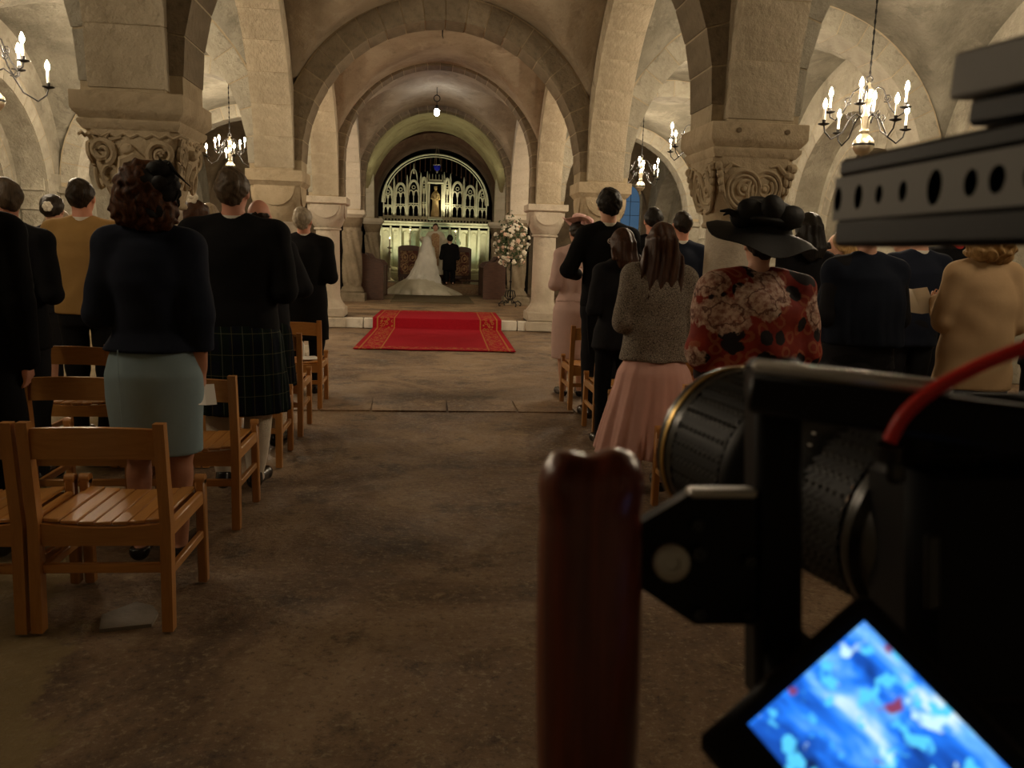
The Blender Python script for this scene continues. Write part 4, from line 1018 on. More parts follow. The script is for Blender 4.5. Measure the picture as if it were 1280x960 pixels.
# ---------------------------------------------------------------- chairs
CH_ME = None
def make_chair(x, y, rz, label, first=[None]):
    if first[0] is not None:
        c = copy_obj(first[0]); c.location = (x, y, 0); c.rotation_euler = (0, 0, rz); c['label'] = label; return c
    r = empty('church_chair', (x, y, 0), rz); tag(r, label, 'chair', 'slatted wooden chairs of the congregation'); first[0] = r
    W = .475; D = .42
    for sx in (-1, 1):
        mb = MB(); P = [(sx*(W/2-.02), .0, 0), (sx*(W/2-.02), .02, .38), (sx*(W/2-.02), -.015, .745)]
        prev = None; vs = []
        for p, wd in zip(P, (.040, .042, .034)):
            for (a, b) in ((-1, -1), (1, -1), (1, 1), (-1, 1)): vs.append((p[0]+a*.0185, p[1]+b*wd/2, p[2]))
        mb.add(vs, [(i*4+k, i*4+(k+1) % 4, (i+1)*4+(k+1) % 4, (i+1)*4+k) for i in range(2) for k in range(4)]+[(3, 2, 1, 0), (8, 9, 10, 11)]); mb.build('leg', 'chair_wood_z', r)
        mb = MB(); x0 = sx*(W/2-.02); mb.box((x0, D, .215), (.037, .042, .43), bev=.006); mb.tube([(x0-.0185, D, .428), (x0+.0185, D, .428)], .021, 12); mb.build('leg', 'chair_wood_z', r)
        mb = MB(); mb.box((x0, D/2, .355), (.026, D-.03, .055), bev=.005); mb.build('side_rail', 'chair_wood_y', r)
        mb = MB(); mb.box((x0, D/2, .205), (.022, D-.03, .032), bev=.004); mb.build('stretcher', 'chair_wood_y', r)
    N = 10; mb = MB(); vs = []
    for i in range(N+1):
        u = -1+2*i/N; xx = u*(W/2-.036); yb = -.004-.022*(1-u*u); zt = .728-.010*u*u+.004; zb = .618+.008*(1-u*u)
        vs += [(xx, yb-.010, zb), (xx, yb-.012, zt), (xx, yb+.010, zt), (xx, yb+.012, zb)]
    mb.add(vs, [(i*4+k, (i+1)*4+k, (i+1)*4+(k+1) % 4, i*4+(k+1) % 4) for i in range(N) for k in range(4)]+[(0, 1, 2, 3), (4*N+3, 4*N+2, 4*N+1, 4*N)]); mb.build('backrest', 'chair_wood_x', r)
    mb = MB(); vs = []
    for i in range(N+1):
        u = -1+2*i/N; xx = u*(W/2-.036); zt = .385-.016*(1-u*u); vs += [(xx, .012, .305), (xx, .012, zt), (xx, .034, zt), (xx, .034, .305)]
    mb.add(vs, [(i*4+k, (i+1)*4+k, (i+1)*4+(k+1) % 4, i*4+(k+1) % 4) for i in range(N) for k in range(4)]+[(0, 1, 2, 3), (4*N+3, 4*N+2, 4*N+1, 4*N)]); mb.build('apron', 'chair_wood_x', r)
    mb = MB(); mb.box((0, D-.01, .345), (W-.07, .022, .06), bev=.004); mb.build('apron', 'chair_wood_x', r)
    mb = MB(); mb.box((0, .022, .222), (W-.07, .022, .034), bev=.004); mb.build('stretcher', 'chair_wood_x', r)
    ns = 7; sw = (W-.075)/ns
    for i in range(ns):
        u = -1+2*(i+.5)/ns; xx = u*(W-.075)/2; dip = -.016*(1-u*u); mb = MB(); mb.box((xx, D/2+.012, .389+dip+.006), (sw-.004, D-.03, .013), rotm(0, -u*.06, 0), bev=.003); mb.build('seat_slat', 'chair_wood_y', r)
    return r
LX = -1.03-.2375
rows_l = [2.75, 3.79, 4.90, 5.74, 6.75]
NAMES_L = [['slatted wooden chair at the aisle in the nearest left row, its whole seat showing', 'slatted wooden chair cut by the left edge, linked to the nearest whole chair', None],
           ['wooden chair at the aisle behind the kilted man', 'wooden chair between the dark-coated man and the woman in blue skirt', None],
           ['aisle chair whose side shows right of the tartan kilt', 'wooden chair behind the bald kilted man', 'wooden chair behind the man in mustard jacket'],
           ['second aisle chair from the front on the left side', None, None],
           ['front-row aisle chair behind the white-haired man, booklet on its seat', None, None]]
for k, y in enumerate(rows_l):
    for q in range(3):
        lb = NAMES_L[k][q]
        if lb: make_chair(LX-q*.484+random.uniform(-.004, .004), y, random.uniform(-.015, .015), lb)
rows_r = [3.70, 4.84, 5.72, 6.78]
NAMES_R = [['wooden chair behind the pink skirt, beside the lens hood', 'wooden chair behind the floral dress, hidden mostly by the camera'], ['wooden chair at the right aisle behind the girl in dark jacket', None],
           ['wooden chair at the right aisle behind the tall man in tailcoat', None], ['front-row wooden chair on the right behind the woman in pink hat', None]]
for k, y in enumerate(rows_r):
    for q in range(2):
        lb = NAMES_R[k][q]
        if lb: make_chair(1.07+.2375+q*.484, y, random.uniform(-.02, .02), lb)
# booklet and bottle on the front left chair
mb = MB(); mb.box((0, 0, .004), (.15, .21, .008), bev=.002); o = mb.build('booklet', 'paper_white'); o.location = (LX+.1, 6.95, .40); o.rotation_euler = (.0, 0, .3); tag(o, 'white booklet lying on the front-row chair on the left', 'booklet')
bt = empty('water_bottle', (LX+.02, 7.05, .392)); tag(bt, 'small pale bottle standing on the front-row chair', 'bottle')
mb = MB(); mb.lathe([(.03, 0), (.032, .02), (.032, .12), (.012, .15), (.012, .165)], 14); mb.build('body', 'paper_white', bt); mb = MB(); mb.lathe([(.014, .165), (.014, .185)], 12); mb.build('cap', 'white_cloth', bt)
# ============================================================ PEOPLE
class Field:
    """signed distance field on a grid; shapes blend smoothly into one continuous surface"""
    def __init__(s, lo, hi, h):
        s.lo = np.array(lo, float); s.h = h; n = np.ceil((np.array(hi)-s.lo)/h).astype(int)+1
        s.ax = [s.lo[i]+h*np.arange(n[i]) for i in range(3)]; s.F = np.full(tuple(n), .5, np.float32)
    def sub(s, a, b, pad):
        sl = []
        for i in range(3):
            i0 = max(0, int((a[i]-pad-s.lo[i])/s.h)); i1 = min(len(s.ax[i]), int((b[i]+pad-s.lo[i])/s.h)+2)
            if i1 <= i0: return None, None
            sl.append(slice(i0, i1))
        g = (s.ax[0][sl[0]][:, None, None], s.ax[1][sl[1]][None, :, None], s.ax[2][sl[2]][None, None, :])
        return tuple(sl), g
    def put(s, sl, d, k):
        f = s.F[sl]
        if k <= 0: s.F[sl] = np.minimum(f, d)
        else:
            hh = np.maximum(k-np.abs(f-d), 0)/k; s.F[sl] = np.minimum(f, d)-hh*hh*k*.25
    def cone(s, a, b, ra, rb, k=.02):
        a = np.array(a, float); b = np.array(b, float); R = max(ra, rb)
        sl, g = s.sub(np.minimum(a, b)-R, np.maximum(a, b)+R, k+2*s.h)
        if sl is None: return
        ab = b-a; L2 = ab @ ab+1e-12
        t = np.clip(((g[0]-a[0])*ab[0]+(g[1]-a[1])*ab[1]+(g[2]-a[2])*ab[2])/L2, 0, 1)
        d = np.sqrt((g[0]-a[0]-t*ab[0])**2+(g[1]-a[1]-t*ab[1])**2+(g[2]-a[2]-t*ab[2])**2)-(ra+(rb-ra)*t)
        s.put(sl, d, k)
    def ell(s, c, r, k=.02, R=None, sub=False):
        c = np.array(c, float); r = np.array(r, float); m = r if R is None else np.array([r.max()]*3)
        sl, g = s.sub(c-m, c+m, k+2*s.h)
        if sl is None: return
        q = [g[0]-c[0], g[1]-c[1], g[2]-c[2]]
        if R is not None: q = [R[0, i]*q[0]+R[1, i]*q[1]+R[2, i]*q[2] for i in range(3)]
        k0 = np.sqrt((q[0]/r[0])**2+(q[1]/r[1])**2+(q[2]/r[2])**2); k1 = np.sqrt((q[0]/r[0]**2)**2+(q[1]/r[1]**2)**2+(q[2]/r[2]**2)**2)+1e-9
        d = k0*(k0-1)/k1
        if sub: s.F[sl] = np.maximum(s.F[sl], -d)
        else: s.put(sl, d, k)
    def stack(s, secs, k=.02, fold=None, p=2.0):
        """secs: (z, cx, cy, rx, ry); fold: (n, amp at bottom, amp at top, phase)"""
        A = np.array(sorted(secs), float); z0, z1 = A[0, 0], A[-1, 0]
        mx = A[:, 3].max()*1.25; my = A[:, 4].max()*1.25
        sl, g = s.sub((min(A[:, 1])-mx, min(A[:, 2])-my, z0), (max(A[:, 1])+mx, max(A[:, 2])+my, z1), k+2*s.h)
        if sl is None: return
        z = g[2][0, 0]; zi = np.linspace(z0, z1, 80)
        def it(col):
            v = np.interp(zi, A[:, 0], A[:, col]); kz = np.array([1, 2, 3, 2, 1])/9.; v2 = np.convolve(np.pad(v, 2, mode='edge'), kz, 'valid'); return np.interp(z, zi, v2)[None, None, :]
        cx, cy, rx, ry = it(1), it(2), it(3), it(4)
        u = (g[0]-cx)/rx; v = (g[1]-cy)/ry
        r = np.sqrt(u*u+v*v) if p == 2 else (np.abs(u)**p+np.abs(v)**p)**(1/p)
        if fold:
            n, a0, a1, ph = fold; th = np.arctan2(v, u); t = np.clip((z-z0)/(z1-z0), 0, 1)[None, None, :]
            amp = a0*(1-t)+a1*t
            r = r/(1+amp*(np.cos(n*th+ph+1.2*np.sin(3*th))*.7+.3*np.cos(2.3*n*th+ph*2)))
        d = (r-1)*np.minimum(rx, ry)
        d = np.maximum(d, np.maximum(z0-g[2], g[2]-z1))
        s.put(sl, d, k)
    def wrinkle(s, amp, fx, fz, seed=0.):
        x, y, z = s.ax[0][:, None, None], s.ax[1][None, :, None], s.ax[2][None, None, :]
        w = np.sin(fx*x+2.1*np.sin(fz*z+seed)+seed)*np.sin(fz*z*1.3+1.7*np.sin(fx*.8*x+seed*2)+fx*.7*y)
        s.F += np.where(np.abs(s.F) < .05, amp*w, 0).astype(np.float32)
    def cut_above(s, z): s.F = np.maximum(s.F, (s.ax[2]-z)[None, None, :].astype(np.float32))
    def cut_below(s, z): s.F = np.maximum(s.F, (z-s.ax[2])[None, None, :].astype(np.float32))
    def mesh(s):
        F = s.F; F[0] = F[-1] = .5; F[:, 0] = F[:, -1] = .5; F[:, :, 0] = F[:, :, -1] = .5
        S = F < 0; C = np.zeros(tuple(n-1 for n in F.shape), np.int8)
        for dx in (0, 1):
            for dy in (0, 1):
                for dz in (0, 1): C += S[dx:F.shape[0]-1+dx, dy:F.shape[1]-1+dy, dz:F.shape[2]-1+dz]
        act = (C > 0) & (C < 8); idx = np.argwhere(act); ids = np.full(C.shape, -1, np.int32); ids[act] = np.arange(len(idx))
        off = np.array([(x, y, z) for x in (0, 1) for y in (0, 1) for z in (0, 1)])
        V = np.stack([F[idx[:, 0]+o[0], idx[:, 1]+o[1], idx[:, 2]+o[2]] for o in off], 1)
        P = np.zeros((len(idx), 3)); N = np.zeros(len(idx))
        for a in range(8):
            for b in range(a+1, 8):
                if np.abs(off[a]-off[b]).sum() != 1: continue
                m = (V[:, a] < 0) != (V[:, b] < 0); t = np.where(m, V[:, a]/(V[:, a]-V[:, b]+1e-12), 0)
                P += np.where(m[:, None], off[a]+(off[b]-off[a])*t[:, None], 0); N += m
        verts = s.lo+s.h*(idx+P/N[:, None]); Q = []
        for ax in range(3):
            b, c = (ax+1) % 3, (ax+2) % 3
            sl0 = [slice(None)]*3; sl1 = [slice(None)]*3; sl0[ax] = slice(0, -1); sl1[ax] = slice(1, None)
            e = np.argwhere(S[tuple(sl0)] != S[tuple(sl1)])
            e = e[(e[:, b] > 0) & (e[:, c] > 0) & (e[:, b] < F.shape[b]-1) & (e[:, c] < F.shape[c]-1)]
            ins = S[e[:, 0], e[:, 1], e[:, 2]]; q = []
            for (db, dc) in ((-1, -1), (0, -1), (0, 0), (-1, 0)):
                f = e.copy(); f[:, b] += db; f[:, c] += dc; q.append(ids[f[:, 0], f[:, 1], f[:, 2]])
            q = np.stack(q, 1); q[~ins] = q[~ins][:, ::-1]; Q.append(q)
        Q = np.concatenate(Q); Q = Q[(Q >= 0).all(1)]
        # one smoothing pass
        acc = np.zeros_like(verts); cnt = np.zeros(len(verts))
        for i in range(4):
            j = (i+1) % 4; np.add.at(acc, Q[:, i], verts[Q[:, j]]); np.add.at(cnt, Q[:, i], 1)
        verts = verts*.55+.45*acc/np.maximum(cnt, 1)[:, None]
        return verts, Q
    def build(s, name, mat, parent=None):
        v, q = s.mesh(); return link_mesh(name, v, q, mat, parent, True)

MS = dict(z=[.46, .50, .54, .60, .66, .72, .77, .81, .845], m=([.150, .165, .165, .148, .155, .172, .178, .150, .075], [.10, .115, .118, .105, .108, .118, .115, .085, .055]),
          f=([.165, .180, .175, .130, .132, .148, .152, .128, .062], [.110, .125, .120, .090, .100, .120, .108, .080, .050]))

HANDS = {}
def person(label, x, y, h, sex='m', z=0., yaw=0., w=1., head=(0, 0, 0), arms=('front', 'front'), skin='skin_fair', hair=None, clothes=(), res=.011, kneel=False, shoes='black_leather', lean=0., legs=True, fine=False):
    s = h/1.75; sx = s*w; drop = .225*h if kneel else 0.
    U = lambda f: f*h-drop
    lo = (-.42*s*max(1, w), -.62 if kneel else -.26*s, -.02); hi = (.42*s*max(1, w), .52*s, h-drop+.06)
    B = Field(lo, hi, res)
    RX, RY = MS[sex]
    B.stack([(U(f), 0, -.01+lean*(f-.5), a*sx, b*sx) for f, a, b in zip(MS['z'], RX, RY)], .03)
    sw = (.170 if sex == 'm' else .150)*sx; ly = lambda f: -.015+lean*(f-.5)
    piv = np.array([0, ly(.85)-.005, U(.862)])
    Rh = rotm(head[1], head[2], head[0])
    HT = lambda p: Rh @ (np.array([p[0]*s, p[1]*s+ly(.85)+.012, U(1.0)+p[2]*s])-piv)+piv
    hs = 1.0 if sex == 'm' else .95
    B.cone((0, ly(.84), U(.83)), HT((0, -.02, -.17)), (.060 if sex == 'm' else .049)*s, (.056 if sex == 'm' else .046)*s, .025)
    for sg in (-1, 1): B.cone((sg*.04*sx, ly(.84), U(.842)), (sg*sw, ly(.80), U(.808)), .043*s, .052*sx, .03)
    E_ = lambda p, r, k, sub=False: B.ell(HT((p[0]*hs, p[1]*hs, p[2])), np.array(r)*s*hs, k, Rh, sub)
    E_((0, -.012, -.098), (.074, .094, .098), .02); E_((0, .030, -.150), (.058, .060, .072), .03); E_((0, .055, -.195), (.028, .025, .022), .03)
    for sg in (-1, 1):
        E_((sg*.077, -.005, -.125), (.010, .022, .033), .008)
        E_((sg*.032, .086, -.112), (.017, .012, .010), .006, True)
        B.cone(HT((sg*.014, .080, -.098)), HT((sg*.048, .066, -.100)), .010*s, .008*s, .014)
    B.cone(HT((0, .082, -.108)), HT((0, .104, -.142)), .009*s, .015*s, .012); B.cone(HT((-.018, .080, -.168)), HT((.018, .080, -.168)), .009*s, .009*s, .01); B.cone(HT((-.014, .079, -.178)), HT((.014, .079, -.178)), .008*s, .008*s, .008)
    # arms with hands
    AJ = []
    for sg, pose in zip((-1, 1), arms):
        sh = np.array([sg*sw, ly(.80), U(.806)])
        if pose == 'down': el = sh+np.array([sg*.055*s, -.035*s, -.168*h]); wr = el+np.array([-sg*.01, .055*s, -.138*h]); d = np.array([0, .12, -1.]); n = np.array([-sg, 0., 0])
        elif pose == 'front': el = sh+np.array([sg*.06*s, -.03*s, -.166*h]); wr = el+np.array([-sg*.12*s, .20*s, .015*h]); d = np.array([-sg*.7, .7, .05]); n = np.array([-sg*.4, -.6, .6])
        elif pose == 'book': el = sh+np.array([sg*.05*s, .02*s, -.165*h]); wr = el+np.array([-sg*.07*s, .19*s, .06*h]); d = np.array([-sg*.4, .8, .3]); n = np.array([-sg*.6, 0, .8])
        elif pose == 'out': el = sh+np.array([sg*.13*s, -.06*s, -.150*h]); wr = el+np.array([-sg*.10*s, .20*s, -.02*h]); d = np.array([-sg*.8, .6, .0]); n = np.array([-sg*.4, -.6, .6])
        else: el = sh+np.array([sg*.14*s, .04*s, -.13*h]); wr = el+np.array([sg*.10*s, .14*s, .06*h]); d = np.array([sg*.4, .6, .4]); n = np.array([-sg*.2, .2, 1.])
        AJ.append((sh, el, wr))
        B.cone(sh, el, .052*sx, .040*sx, .03); B.cone(el, wr, .040*sx, .027*s, .02)
        d = d/np.linalg.norm(d); n = n-d*(n @ d); n /= np.linalg.norm(n); sd = np.cross(d, n)
        if sd[1] < 0: sd = -sd                      # thumb side faces forward
        hz = s*(1. if sex == 'm' else .92)
        for q in range(4):
            o = (q-1.5)*.0205*hz
            B.cone(wr+sd*o*.6+d*.012*hz, wr+sd*o+d*.082*hz, .015*hz, .0125*hz, .012)
            L = (.062, .074, .070, .054)[3-q if sg > 0 else 3-q]*hz; k1 = wr+sd*o+d*.088*hz; cr = .35+.06*q
            k2 = k1+(d*math.cos(cr)+n*math.sin(cr))*L*.55+sd*(q-1.5)*.002; k3 = k2+(d*math.cos(cr*2.6)+n*math.sin(cr*2.6))*L*.5
            B.cone(k1, k2, .0092*hz, .0082*hz, .003); B.cone(k2, k3, .0082*hz, .007*hz, .003)
        t1 = wr+d*.025*hz+sd*.03*hz; t2 = t1+(d*.7+sd*.6+n*.3)*.036*hz; t3 = t2+(d*.9+sd*.15+n*.35)*.032*hz
        B.cone(wr+d*.015*hz, t1, .014*hz, .0135*hz, .01); B.cone(t1, t2, .0125*hz, .0105*hz, .004); B.cone(t2, t3, .0105*hz, .008*hz, .003)
    # legs
    LJ = []
    for sg in (-1, 1):
        hp = np.array([sg*.088*sx, -.01, U(.50)])
        if kneel: kn = np.array([sg*.10*sx, .03, .055]); an = np.array([sg*.09*s, -.40*s, .05]); to = np.array([sg*.09*s, -.47*s, -.0])
        else: kn = np.array([sg*.092*sx, .012, .285*h]); an = np.array([sg*.085*s, -.03, .048*h]); to = np.array([sg*.105*s, .15*s, .018*h])
        LJ.append((hp, kn, an, to))
        B.cone(hp, kn, .082*sx, .053*sx, .03); B.cone(kn, an, .052*sx, .036*s, .02)
        if not kneel: B.cone(kn+np.array([0, -.018*s, -.06*h]), (kn*.45+an*.55)+np.array([0, -.012, 0]), .046*sx, .034*sx, .03); B.cone(an+np.array([0, -.035*s, -.025*h]), to, .028*s, .024*s, .02)
        else: B.cone(an, to+np.array([0, 0, .03]), .03*s, .022*s, .02)
    root = B.build('person', skin); root.location = (x, y, z); root.rotation_euler = (0, 0, yaw)
    tag(root, label, 'person', None)
    for sg in (-1, 1):
        mb = MB(); mb.ell(HT((sg*.032*hs, .074*hs, -.112)), np.array([.0125]*3)*s, 8, 6); mb.build('eye', 'eye_white', root, True)
    # ---------------- clothing
    for c in clothes:
        kind, mat = c[0], c[1]; o = c[2] if len(c) > 2 else {}
        r2 = o.get('res', res+.001); ex = o.get('ease', .020)
        G = Field((lo[0]-.12, lo[1]-.35*(kind in ('gown', 'veil'))-.05, -.02), (hi[0]+.12, hi[1], hi[2]+.03), r2)
        if kind in ('gown', 'veil'): G = Field((-1.5, -1.55, -.30), (1.2, .5, hi[2]+.05), r2)
        if kind == 'jacket':
            RX, RY = MS[sex]
            if o.get('boxy'): RX = [max(a, b) for a, b in zip(RX, (.165, .168, .168, .165, .163, .165, 0, 0, 0))]; RY = [max(a, b) for a, b in zip(RY, (.125, .125, .125, .122, .122, .122, 0, 0, 0))]
            zh = o.get('hem', .47); fl = o.get('flare', 0.0); low = []
            if zh < .50: low = [(U(zh), 0, -.012, (RX[1]+.012+fl)*sx+ex, (RY[1]+.01+fl)*sx+ex), (U(.50), 0, -.012, RX[1]*sx+ex, RY[1]*sx+ex)]
            elif zh < .58: low = [(U(zh), 0, -.012, (RX[2]+fl)*sx+ex, (RY[2]+fl)*sx+ex)]
            else: low = [(U(zh), 0, -.012, (np.interp(zh, MS['z'], RX)+fl)*sx+ex, (np.interp(zh, MS['z'], RY)+fl)*sx+ex)]
            wb = .01 if sex == 'm' else 0.0
            secs = low+[(U(f), 0, -.01+lean*(f-.5), (a+(wb if f == .60 else 0))*sx+ex, b*sx+ex) for f, a, b in zip(MS['z'], RX, RY) if f > zh+.03 and f < .83 and (f > .50 or zh >= .5)]
            secs += [(U(.835), 0, ly(.84), .095*sx+ex*.5, .060*sx+ex*.5), (U(o.get('neck', .858)), 0, ly(.85), (.064 if sex == 'm' else .056)*s+.006, (.064 if sex == 'm' else .056)*s+.004)]
            G.stack(secs, .02, o.get('fold'))
            for sg in (-1, 1): G.cone((sg*.05*sx, ly(.84), U(.838)), (sg*(sw+.006), ly(.80), U(.805)), .045*s+ex*.6, .056*sx+ex*.55, .03)
            sl_ = o.get('sleeve', 1.0)
            for sg, (sh, el, wr) in zip((-1, 1), AJ):
                G.cone(sh, el, .054*sx+ex*.9, .046*sx+ex*.7, .025); we = el+(wr-el)*sl_
                G.cone(el, we, .046*sx+ex*.7, .034*s+ex*.7+o.get('cuff', 0), .015)
            G.wrinkle(o.get('wr', .0035), 16, 11, x*3+y)
            if zh > .3: G.cut_below(U(zh))
            if False:
                v0 = G.sub((-.006, -.4, U(zh)-.02), (.006, -.05, U(zh)+.2), 0)
                if v0[0]: G.F[v0[0]] = .02
            g = G.build('jacket', mat, root)
        elif kind == 'trousers':
            G.stack([(U(.455), 0, -.012, RX[0]*sx+.018, RY[0]*sx+.018), (U(.50), 0, -.012, RX[1]*sx+.014, RY[1]*sx+.016), (U(.56), 0, -.01, RX[2]*sx+.01, RY[2]*sx+.012), (U(.60), 0, -.01, RX[3]*sx+.012, RY[3]*sx+.012)], .02)
            for hp, kn, an, to in LJ:
                G.cone(hp, kn, .088*sx, .068*sx, .03); G.cone(kn, an+(np.array([0, .0, -.012*h]) if not kneel else 0), .068*sx, .056*s, .02)
            G.wrinkle(.004, 10, 14, y); g = G.build('trousers', mat, root)
        elif kind == 'skirt':
            G.stack([(U(f), cx, cy, a*sx, b*sx) for f, cx, cy, a, b in o['secs']], .0, o.get('fold')); G.wrinkle(o.get('wr', .002), 12, 8, y); g = G.build(o.get('name', 'skirt'), mat, root)
        elif kind in ('gown', 'veil'):
            G.stack([t for t in o['secs']], .02, o.get('fold')); G.wrinkle(.008, 9, 7, 1.); g = G.build(o.get('name', 'gown'), mat, root)
        elif kind == 'cape':
            G.stack([(U(f), cx, cy, a*sx, b*sx) for f, cx, cy, a, b in o['secs']], .02, o.get('fold'))
            for sg in (-1, 1): G.cone((sg*.05*sx, ly(.84), U(.838)), (sg*(sw+.01), ly(.80), U(.80)), .06*s, .085*sx, .04)
            G.wrinkle(.006, 13, 8, x); g = G.build(o.get('name', 'shawl'), mat, root)
        elif kind == 'collar':
            mb = MB(); rr = (.063 if sex == 'm' else .054)*s
            mb.lathe([(rr+.004, 0), (rr+.005, .010), (rr+.001, .026), (rr-.003, .026), (rr-.003, 0)], 24, (0, ly(.855)-.003, U(.852)), rotm(.16, 0, 0), sy=1.02); g = mb.build('shirt_collar', mat, root)
        elif kind == 'socks':
            for hp, kn, an, to in LJ:
                mb = MB(); t = kn*.96+an*.04; mb.tube([t+np.array([0, -.01, -.02]), t*.8+an*.2+np.array([0, -.02, 0]), t*.55+an*.45+np.array([0, -.022, 0]), t*.2+an*.8, an, an+np.array([0, .02, -.03])], [.062*sx, .064*sx, .062*sx, .05*sx, .044*s, .046*s], 16); mb.build('sock', mat, root)
        elif kind == 'tails':
            mb = MB(); pts = [(-.16, U(.52)), (.16, U(.52)), (.155, U(.42)), (.13, U(.30)), (.02, U(.285)), (.004, U(.46)), (-.004, U(.46)), (-.02, U(.285)), (-.13, U(.30)), (-.155, U(.42))]
            mb.prism([(a*sx, b) for a, b in pts], (1, 0, 0), (0, 0, 1), (0, 1, 0), (0, -.165*sx, 0), .02); g = mb.build('coat_tails', mat, root)
    # ---------------- shoes
    if shoes and not kneel:
        for sg, (hp, kn, an, to) in zip((-1, 1), LJ):
            G = Field((min(an[0], to[0])-.09, -.20, -.012), (max(an[0], to[0])+.09, .32, .16), max(.009, res-.002))
            G.cone(an+np.array([0, -.03*s, -.022*h]), to+np.array([0, .03*s, .006]), .038*s, .034*s, .02); G.cone(an+np.array([0, -.028*s, -.02*h]), an+np.array([0, -.008, .010*h]), .040*s, .043*s, .02)
            G.cone(to, to+np.array([0, .055*s, -.004]), .038*s, .026*s, .02); G.cut_below(.001); G.cut_above(.105 if sex == 'm' else .062); G.build('shoe', shoes, root)
    # ---------------- hair
    if hair:
        st, mat = hair[0], hair[1]; o = hair[2] if len(hair) > 2 else {}
        hr = max(.008, res-.002); c0 = HT((0, 0, -.1)); m = .26*s
        if st == 'long': lo2, hi2 = c0-np.array([m, m, .62*s]), c0+np.array([m, m, .2])
        else: lo2, hi2 = c0-np.array([m, m, m+.06]), c0+np.array([m, m, m])
        G = Field(lo2, hi2, hr)
        X, Y, Z = np.meshgrid(*G.ax, indexing='ij'); q = np.stack([X-piv[0], Y-piv[1], Z-piv[2]], -1) @ Rh    # head frame
        qx = q[..., 0]/s; qy = (q[..., 1]+piv[1]-ly(.85)-.012)/s; qz = (q[..., 2]+piv[2]-U(1.0))/s
        def e(c, r):
            k0 = np.sqrt(((qx-c[0])/r[0])**2+((qy-c[1])/r[1])**2+((qz-c[2])/r[2])**2); return (k0-1)*min(r)*s
        if st in ('short', 'bald', 'crop'):
            t = o.get('t', .010 if st == 'short' else .006)
            d = e((0, -.014, -.096), ((.075+t)*hs, (.096+t)*hs, .099+t)); line = (-.205+.95*(qy+.095))
            d = np.maximum(d, (line-qz)*s*.7)
            if st == 'bald': d = np.maximum(d, (qz+o.get('top', .085)+.25*qy)*s)
            d = d+.004*np.sin(qx*110+3*np.sin(qz*50))*np.sin(qz*70+qy*80)+.003*np.sin(qx*37+qz*50)
        elif st == 'bob':
            d = e((0, -.02, -.095), (.102, .115, .112)); sm = lambda a, b, k: np.minimum(a, b)-np.maximum(k-np.abs(a-b), 0)**2/(4*k)
            d = sm(d, e((0, -.045, -.165), (.115, .085, .085)), .05); d = sm(d, e((-.06, -.03, -.19), (.06, .07, .06)), .04); d = sm(d, e((.06, -.03, -.19), (.06, .07, .06)), .04)
            if 'sc' in o: d = d-o['sc']
            d = np.maximum(d, -e((0, .10, -.15), (.062, .085, .10)))
            a = o.get('curl', .012); f = o.get('cf', 42)
            d = d+a*(np.sin(qx*f+2*np.sin(qz*f*.6))*np.sin(qz*f*.9+1.5*np.sin(qx*f*.7+qy*f*.5))*np.cos(qy*f*.8+qz*12))
        elif st == 'long':
            d = e((0, -.016, -.096), (.086, .106, .110)); sm = lambda a, b, k: np.minimum(a, b)-np.maximum(k-np.abs(a-b), 0)**2/(4*k)
            L = o.get('len', .46); zz = np.clip((qz+.10)/(-L+.10), 0, 1); wdt = np.interp(zz, [0, .25, .6, 1], [.088, .115, .125, .05])*o.get('wd', 1.0)
            cyq = np.interp(zz, [0, .3, .6, 1], [-.03, -.065, -.115, -.135]); th = np.interp(zz, [0, .3, .7, 1], [.09, .07, .045, .03])
            dd = (np.sqrt((qx/wdt)**2+((qy-cyq)/th)**2)-1)*.04*s; dd = np.maximum(dd, np.maximum((-L-qz+.012*np.sin(qx*40)+1.5*qx*qx)*s, (qz+.09)*s)); d = sm(d, dd, .03)
            d = np.maximum(d, -e((0, .095, -.16), (.060, .085, .115)))
            d = d+.0045*np.sin(qx*95+2*np.sin(qz*9))*np.clip(-qy*12, 0, 1)
        elif st == 'updo':
            d = e((0, -.018, -.098), (.086, .108, .104)); d = np.minimum(d, e((0, -.105, -.115), (.058, .05, .058)))
            d = np.maximum(d, (-.20+.8*(qy+.1)-qz)*s*.7); d = d+.004*np.sin(qx*70+4*np.sin(qz*40))*np.sin(qz*60+qy*30)
        G.F = d.astype(np.float32)
        G.build('hair', mat, root)
    HANDS[label] = [root.matrix_basis @ Vector(j[2]) for j in AJ]
    return root, HT, U, s

def flower(root, p, name='hair_flower', mat='white_petal', sc=1.):
    mb = MB()
    for q in range(6):
        a = 2*PI*q/6; mb.ell(np.array(p)+np.array([.022*math.cos(a), -.004, .022*math.sin(a)])*sc, (.020*sc, .010*sc, .020*sc), 8, 5)
    mb.ell(np.array(p)+np.array([0, -.010*sc, 0]), (.014*sc,)*3, 8, 5); mb.build(name, mat, root)

SUIT = lambda c='black_cloth', hem=.455: [('jacket', c, dict(hem=hem, vent=1)), ('trousers', 'charcoal_cloth'), ('collar', 'white_cloth')]
